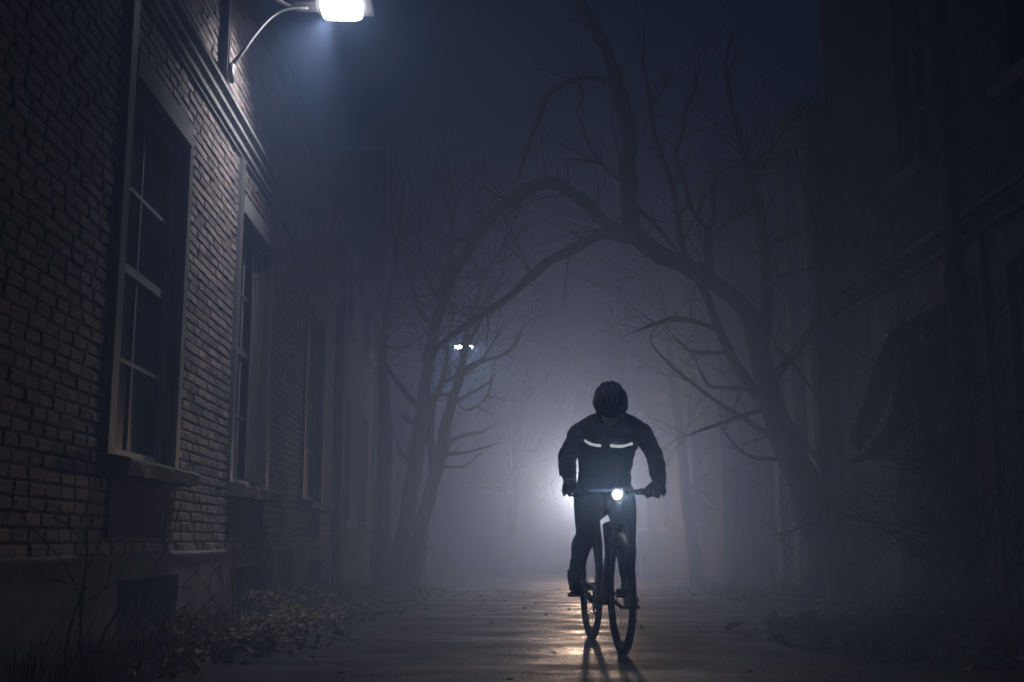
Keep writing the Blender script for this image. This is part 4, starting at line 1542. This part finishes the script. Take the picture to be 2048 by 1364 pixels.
# jacket
mb = MB()
torso(mb, 0.012)
arms(mb, 0.010)
mb.tube([J['chest'].lerp(J['neck'], 0.5), J['neck'] + Vector((0, -0.005, 0.0)), J['neck'] + Vector((0, -0.02, 0.022))], [0.10, 0.078, 0.070], 16)
jk = fuse(mb, 0.009, 6)
wrinkle(jk, 0.015, 9.0, (1, 1, 2.2), 3)
wrinkle(jk, 0.004, 30.0, (1, 1, 1.6), 7)
jacket = jk.build('jacket', M['jacket'], person, smooth=True)
# chest strips follow the jacket's front
from mathutils.bvhtree import BVHTree
bv = BVHTree.FromPolygons([Vector(v) for v in jk.v], jk.f)


def on_jacket(px, py, lift=0.004):
    k = ray(px, py)
    hit = bv.ray_cast(CAM, k.normalized())
    if hit[0] is None:
        return None
    return hit[0] + hit[1] * lift


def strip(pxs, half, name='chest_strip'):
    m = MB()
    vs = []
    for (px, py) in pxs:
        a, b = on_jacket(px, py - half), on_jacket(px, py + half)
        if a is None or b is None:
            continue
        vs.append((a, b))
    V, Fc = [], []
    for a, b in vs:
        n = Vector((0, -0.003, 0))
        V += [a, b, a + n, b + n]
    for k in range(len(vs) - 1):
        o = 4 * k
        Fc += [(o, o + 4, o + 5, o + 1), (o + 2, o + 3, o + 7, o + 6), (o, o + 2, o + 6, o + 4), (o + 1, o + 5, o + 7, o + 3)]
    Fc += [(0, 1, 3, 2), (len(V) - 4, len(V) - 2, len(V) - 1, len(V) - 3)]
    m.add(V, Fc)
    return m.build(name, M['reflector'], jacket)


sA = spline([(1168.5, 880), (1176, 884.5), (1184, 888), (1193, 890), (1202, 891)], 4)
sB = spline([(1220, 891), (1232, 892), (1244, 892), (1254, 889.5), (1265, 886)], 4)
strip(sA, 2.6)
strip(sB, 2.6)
# zip
m = MB()
zp = [on_jacket(1213 + 0.02 * i, 866 + i * 7, 0.003) for i in range(14)]
zp = [z for z in zp if z is not None]
m.tube(zp, 0.004, 5)
m.build('zip', M['strap'], jacket)
for s, sx in (('L', -1), ('R', 1)):
    m = MB()
    wr, el = J['wr' + s], J['el' + s]
    d = (wr - el).normalized()
    m.tube([wr - d * 0.030, wr - d * 0.012, wr + d * 0.004, wr + d * 0.006], [0.043, 0.0425, 0.041, 0.036], 16)
    m.build('cuff', M['jacket'], jacket, smooth=True)
m = MB()
d = J['wrL'] - J['elL']
d.normalize()
m.tube([J['wrL'] - d * 0.004, J['wrL'] + d * 0.002], 0.0445, 20)
m.build('cuff_band', mat('pale_band', (0.6, 0.6, 0.62), 0.5), jacket, smooth=True)

# tights
mb = MB()
legs(mb, 0.006)
mb.tube([J['pelvis'] + Vector((0, 0.06, -0.08)), J['pelvis'], J['pelvis'].lerp(J['waist'], 0.7)], [(0.11, 0.14), (0.138, 0.178), (0.125, 0.166)], 18, ref=(0, -1, 0))
tg = fuse(mb, 0.009, 6)
wrinkle(tg, 0.004, 14.0, (1, 1, 2), 5)
tg.build('tights', M['tights'], person, smooth=True)

# shoes
for sx in (-1, 1):
    an, pd = (J['anL'], pedL) if sx < 0 else (J['anR'], pedR)
    mb = MB()
    heel = an + Vector((0, 0.045, -0.085))
    toe = pd + Vector((sx * 0.004, -0.105, 0.030))
    ball = pd + Vector((sx * 0.002, -0.02, 0.034))
    mb.tube([heel, heel.lerp(ball, 0.35) + Vector((0, 0, 0.012)), ball, ball.lerp(toe, 0.6), toe], [(0.040, 0.033), (0.044, 0.037), (0.034, 0.047), (0.028, 0.042), (0.018, 0.028)], 14, ref=(0, 0, 1))
    mb.tube([an + Vector((0, 0.004, 0.03)), an + Vector((0, 0.01, -0.02)), heel + Vector((0, -0.03, 0.02))], [0.048, 0.048, 0.044], 12)
    sh = fuse(mb, 0.006, 5)
    so = sh.build('shoe', M['shoe'], person, smooth=True)
    m = MB()
    secs = [(heel + Vector((0, 0.012, -0.036)), 0.026), (heel.lerp(ball, 0.5) + Vector((0, 0, -0.036)), 0.032), (ball + Vector((0, 0, -0.034)), 0.045), (toe + Vector((0, -0.002, -0.022)), 0.026)]
    m.tube([q[0] for q in secs], [(0.009, q[1]) for q in secs], 12, ref=(0, 0, 1))
    m.build('sole', M['rubber'], so, smooth=True)

# gloves: palm on the grip, four fingers curled round it, thumb below
for sx in (-1, 1):
    g0, g1 = BM @ GR[sx][0], BM @ GR[sx][1]
    wr = J['wrL'] if sx < 0 else J['wrR']
    ax = (g1 - g0).normalized()                        # outwards
    mb = MB()
    mid = g0.lerp(g1, 0.52)
    kn = mid + Vector((0, 0.004, 0.030))
    el = J['elL'] if sx < 0 else J['elR']
    d = (wr - el).normalized()
    mb.tube([wr - d * 0.012, wr, wr.lerp(kn, 0.45) + Vector((0, 0.004, 0.004)), kn + Vector((0, 0.008, 0.0)), kn + Vector((0, -0.010, 0.001))],
            [(0.036, 0.037), (0.033, 0.036), (0.026, 0.042), (0.019, 0.046), (0.014, 0.044)], 14, ref=(0, 0, 1))
    fr = [0.0105, 0.011, 0.0108, 0.0095]
    ext = [0.96, 1.06, 1.0, 0.86]
    for k in range(4):
        u = 0.16 + 0.24 * k
        c = g0.lerp(g1, u)
        R_ = 0.0165 + fr[k] * 0.9
        ch = []
        n = 9
        for i in range(n):
            a = radians(105) - radians(235) * ext[k] * i / (n - 1)
            rr = R_ + (0.010 * exp(-((i - 2.2) / 1.1) ** 2)) + 0.004 * exp(-((i - 5.0) / 0.8) ** 2)
            ch.append(c + Vector((0, -rr * cos(a), rr * sin(a))) + ax * (0.004 * sin(k * 2.0 + i)))
        mb.tube(ch, [fr[k] * q for q in (1.1, 1.14, 1.2, 1.06, 1.0, 1.05, 0.98, 0.92, 0.75)], 10)
        mb.blob(ch[-1], (fr[k] * 0.85,) * 3, 8, 6)
    t0 = wr.lerp(kn, 0.55) - ax * 0.034
    tc = g0.lerp(g1, 0.06)
    th = [t0, tc + Vector((0, 0.030, 0.012)) , tc + Vector((0, 0.022, -0.020)) - ax * 0.004, tc + Vector((0, -0.006, -0.031)) + ax * 0.004, tc + Vector((0, -0.026, -0.022)) + ax * 0.008]
    mb.tube([tuple(q) for q in spline([tuple(p) for p in th], 3)], [r[0] for r in spline([(0.017,), (0.0155,), (0.0125,), (0.0125,), (0.009,)], 3)], 10)
    gl = fuse(mb, 0.0035, 3, 0.4)
    gl.build('glove', M['glove'], person, smooth=True)

# helmet: ribbed shell over a dark liner
TH_ = lambda x, y, z: J['head'] + HR @ Vector((x, y, z))
hc = Vector((0, 0.012, 0.022))
lin, shl = MB(), MB()


def shell(mb, rx, ry, rz, groove, nu=84, nv=22, zcut=-0.15):
    vs = []
    for j in range(nv + 1):
        for i in range(nu):
            a = 2 * pi * i / nu
            ph = (pi * 0.56) * j / nv
            x, y, z = sin(ph) * cos(a), sin(ph) * sin(a), cos(ph)
            f = 1.0
            if groove:
                # long vents running front to back
                t = x / max(0.35, sqrt(max(0.0, 1 - y * y)))
                v = 0.5 + 0.5 * cos(t * pi * 5.0)
                along = max(0.0, 1 - (y / 0.93) ** 4) * max(0.0, min(1.0, (z + 0.05) * 3.2))
                f = 1 - groove * (max(0.0, v - 0.42) / 0.58) ** 0.6 * along
            vs.append(TH_(hc.x + rx * x * f, hc.y + ry * y * f * (1.06 if y > 0 else 1.0), hc.z + rz * z * f))
    fs = []
    for j in range(nv):
        for i in range(nu):
            i2 = (i + 1) % nu
            fs.append((j * nu + i, (j + 1) * nu + i, (j + 1) * nu + i2, j * nu + i2))
    fs.append(tuple(nv * nu + i for i in range(nu)))
    mb.add(vs, fs)


shell(shl, 0.106, 0.142, 0.112, 0.17)
shell(lin, 0.098, 0.130, 0.098, 0.0)
hel = shl.build('helmet', M['helmet'], person, smooth=True)
lin.build('liner', M['foam'], hel, smooth=True)
m = MB()
nb = 40
rim = []
for i in range(nb + 1):
    a = 2 * pi * i / nb
    ph = pi * 0.56
    rim.append(TH_(hc.x + 0.105 * sin(ph) * cos(a), hc.y + 0.140 * sin(ph) * sin(a) * (1.06 if sin(a) > 0 else 1), hc.z + 0.112 * cos(ph)))
m.tube(rim, 0.006, 8, cap=False)
m.build('rim', M['foam'], hel, smooth=True)
for sx in (-1, 1):
    m = MB()
    m.tube([TH_(sx * 0.088, -0.04, 0.0), TH_(sx * 0.080, -0.02, -0.05), TH_(sx * 0.052, -0.035, -0.105), TH_(0, -0.045, -0.135)], [(0.002, 0.008)] * 4, 8)
    m.tube([TH_(sx * 0.090, 0.05, 0.0), TH_(sx * 0.080, -0.02, -0.05)], [(0.002, 0.008)] * 2, 8)
    m.build('strap', M['strap'], hel, smooth=True)
#RIDER-END


# ------------------------------------------------------------------ far lamps
G0 = at(1163, 984, 27)
fl = empty('lamp_post', (G0.x, 27, ground_z(G0.x, 27)))
tag(fl, 'glowing globe lamp on a short post far down the alley, hidden behind the cyclist', 'street lamp')
m = MB()
gz = ground_z(G0.x, 27) - 0.1
m.tube([(G0.x, 27, gz), (G0.x, 27, gz + 0.4), (G0.x, 27, gz + 0.45), (G0.x, 27, G0.z - 0.24), (G0.x, 27, G0.z - 0.17)], [0.09, 0.08, 0.045, 0.04, 0.09], 12)
m.build('post', M['iron'], fl, smooth=True)
m = MB()
m.blob(G0, (0.19, 0.19, 0.19), 16, 10)
m.build('globe', glow('globe_glass', (1.0, 0.52, 0.25), 300), fl, smooth=True)
ld = bpy.data.lights.new('fog_glow_spot', 'SPOT')  # added spot aimed towards the camera to brighten the fog around the globe
ld.energy = 640
ld.color = (1.0, 0.88, 0.80)
ld.spot_size = radians(46)
ld.spot_blend = 1.0
ld.shadow_soft_size = 0.20
lo = bpy.data.objects.new('fog_glow_spot', ld)
COL.objects.link(lo)
lo.location = (G0.x, G0.y - 0.22, G0.z)
lo.rotation_euler = (Vector((G0.x - 2.6, 0, G0.z - 0.3)) - lo.location).to_track_quat('-Z', 'Y').to_euler()

lc = bpy.data.lights.new('fog_glow_core_spot', 'SPOT')       # second added spot, giving the fog glow a warm core
lc.energy = 1000
lc.color = (1.0, 0.62, 0.34)
lc.spot_size = radians(30)
lc.spot_blend = 1.0
lc.shadow_soft_size = 0.20
lco = bpy.data.objects.new('fog_glow_core_spot', lc)
COL.objects.link(lco)
lco.location = (G0.x, G0.y - 0.23, G0.z)
lco.rotation_euler = (Vector((G0.x - 2.4, 0, G0.z - 0.1)) - lco.location).to_track_quat('-Z', 'Y').to_euler()

T0 = at(928, 695, 22)
tw = empty('twin_lamp', (WL + 0.2, 22, T0.z))
tag(tw, 'small twin-headed street lamp glowing behind the forked tree', 'street lamp')
m = MB()
m.tube([(WL - 1.0, 23.7, T0.z - 0.3), (WL - 0.2, 23.3, T0.z + 0.2), (T0.x - 0.1, 22.1, T0.z + 0.12), (T0.x, 22, T0.z + 0.10)], 0.025, 8)
m.tube([(T0.x - 0.13, 22, T0.z + 0.06), (T0.x, 22, T0.z + 0.10), (T0.x + 0.13, 22, T0.z + 0.06)], 0.022, 8)
m.build('arm', M['iron'], tw, smooth=True)
for sx in (-1, 1):
    m = MB()
    m.box((T0.x + sx * 0.105 - 0.082, 21.9, T0.z + 0.032), (T0.x + sx * 0.105 + 0.082, 22.1, T0.z + 0.06))
    hd = m.build('head', M['iron'], tw)
    m = MB()
    vs = []
    n = 12
    for k in range(n + 1):
        a = pi * k / n
        for y in (21.92, 22.08):
            vs.append((T0.x + sx * 0.105 + 0.075 * cos(a), y, T0.z + 0.03 - 0.045 * sin(a)))
    fs = [(2 * k, 2 * k + 1, 2 * k + 3, 2 * k + 2) for k in range(n)]
    fs += [tuple(2 * k for k in range(n + 1)), tuple(2 * k + 1 for k in range(n + 1)), (0, 1, 2 * n + 1, 2 * n)]
    m.add(vs, fs)
    m.build('lens', glow('twin_lens', (0.95, 0.97, 1.0), 150), hd)

# ------------------------------------------------------------------ haze
m = MB()
m.box((-29.5, -11, -4.5), (29.5, 70.5, 14))
hz_ = m.build('haze', bpy.data.materials.new('haze'))
tag(hz_, 'night fog filling the alley', 'fog', kind='stuff')
hm = hz_.data.materials[0]
hm.use_nodes = True
nt = hm.node_tree
for nd in list(nt.nodes):
    if nd.type != 'OUTPUT_MATERIAL':
        nt.nodes.remove(nd)
pv = nt.nodes.new('ShaderNodeVolumePrincipled')
pv.inputs['Color'].default_value = (0.41, 0.60, 1.0, 1)
pv.inputs['Density'].default_value = 0.047
pv.inputs['Anisotropy'].default_value = 0.75
nt.links.new(pv.outputs['Volume'], nt.nodes['Material Output'].inputs['Volume'])

# ------------------------------------------------------------------ night sky
w = bpy.data.worlds.new('World')
S.world = w
w.use_nodes = True
N, L = w.node_tree.nodes, w.node_tree.links
bg = N['Background']
sky = N.new('ShaderNodeTexSky')
sky.sky_type = 'NISHITA'
sky.sun_disc = False
sky.sun_elevation = radians(3)
sky.sun_rotation = radians(200)
hs = N.new('ShaderNodeHueSaturation')
hs.inputs['Saturation'].default_value = 0.0
L.new(sky.outputs['Color'], hs.inputs['Color'])
mx = N.new('ShaderNodeMix')
mx.data_type = 'RGBA'
mx.blend_type = 'MULTIPLY'
mx.inputs[0].default_value = 1
mx.inputs[7].default_value = (0.12, 0.46, 1.0, 1)
L.new(hs.outputs['Color'], mx.inputs[6])
L.new(mx.outputs[2], bg.inputs['Color'])
bg.inputs['Strength'].default_value = 0.011

S.view_settings.view_transform = 'Standard'
S.view_settings.look = 'None'
S.view_settings.exposure = 0
S.view_settings.gamma = 1
c = S.cycles
c.max_bounces = 5
c.diffuse_bounces = 2
c.glossy_bounces = 2
c.transmission_bounces = 2
c.volume_bounces = 2
c.transparent_max_bounces = 8
c.caustics_reflective = False
c.caustics_refractive = False
c.use_denoising = True
c.denoiser = 'OPENIMAGEDENOISE'
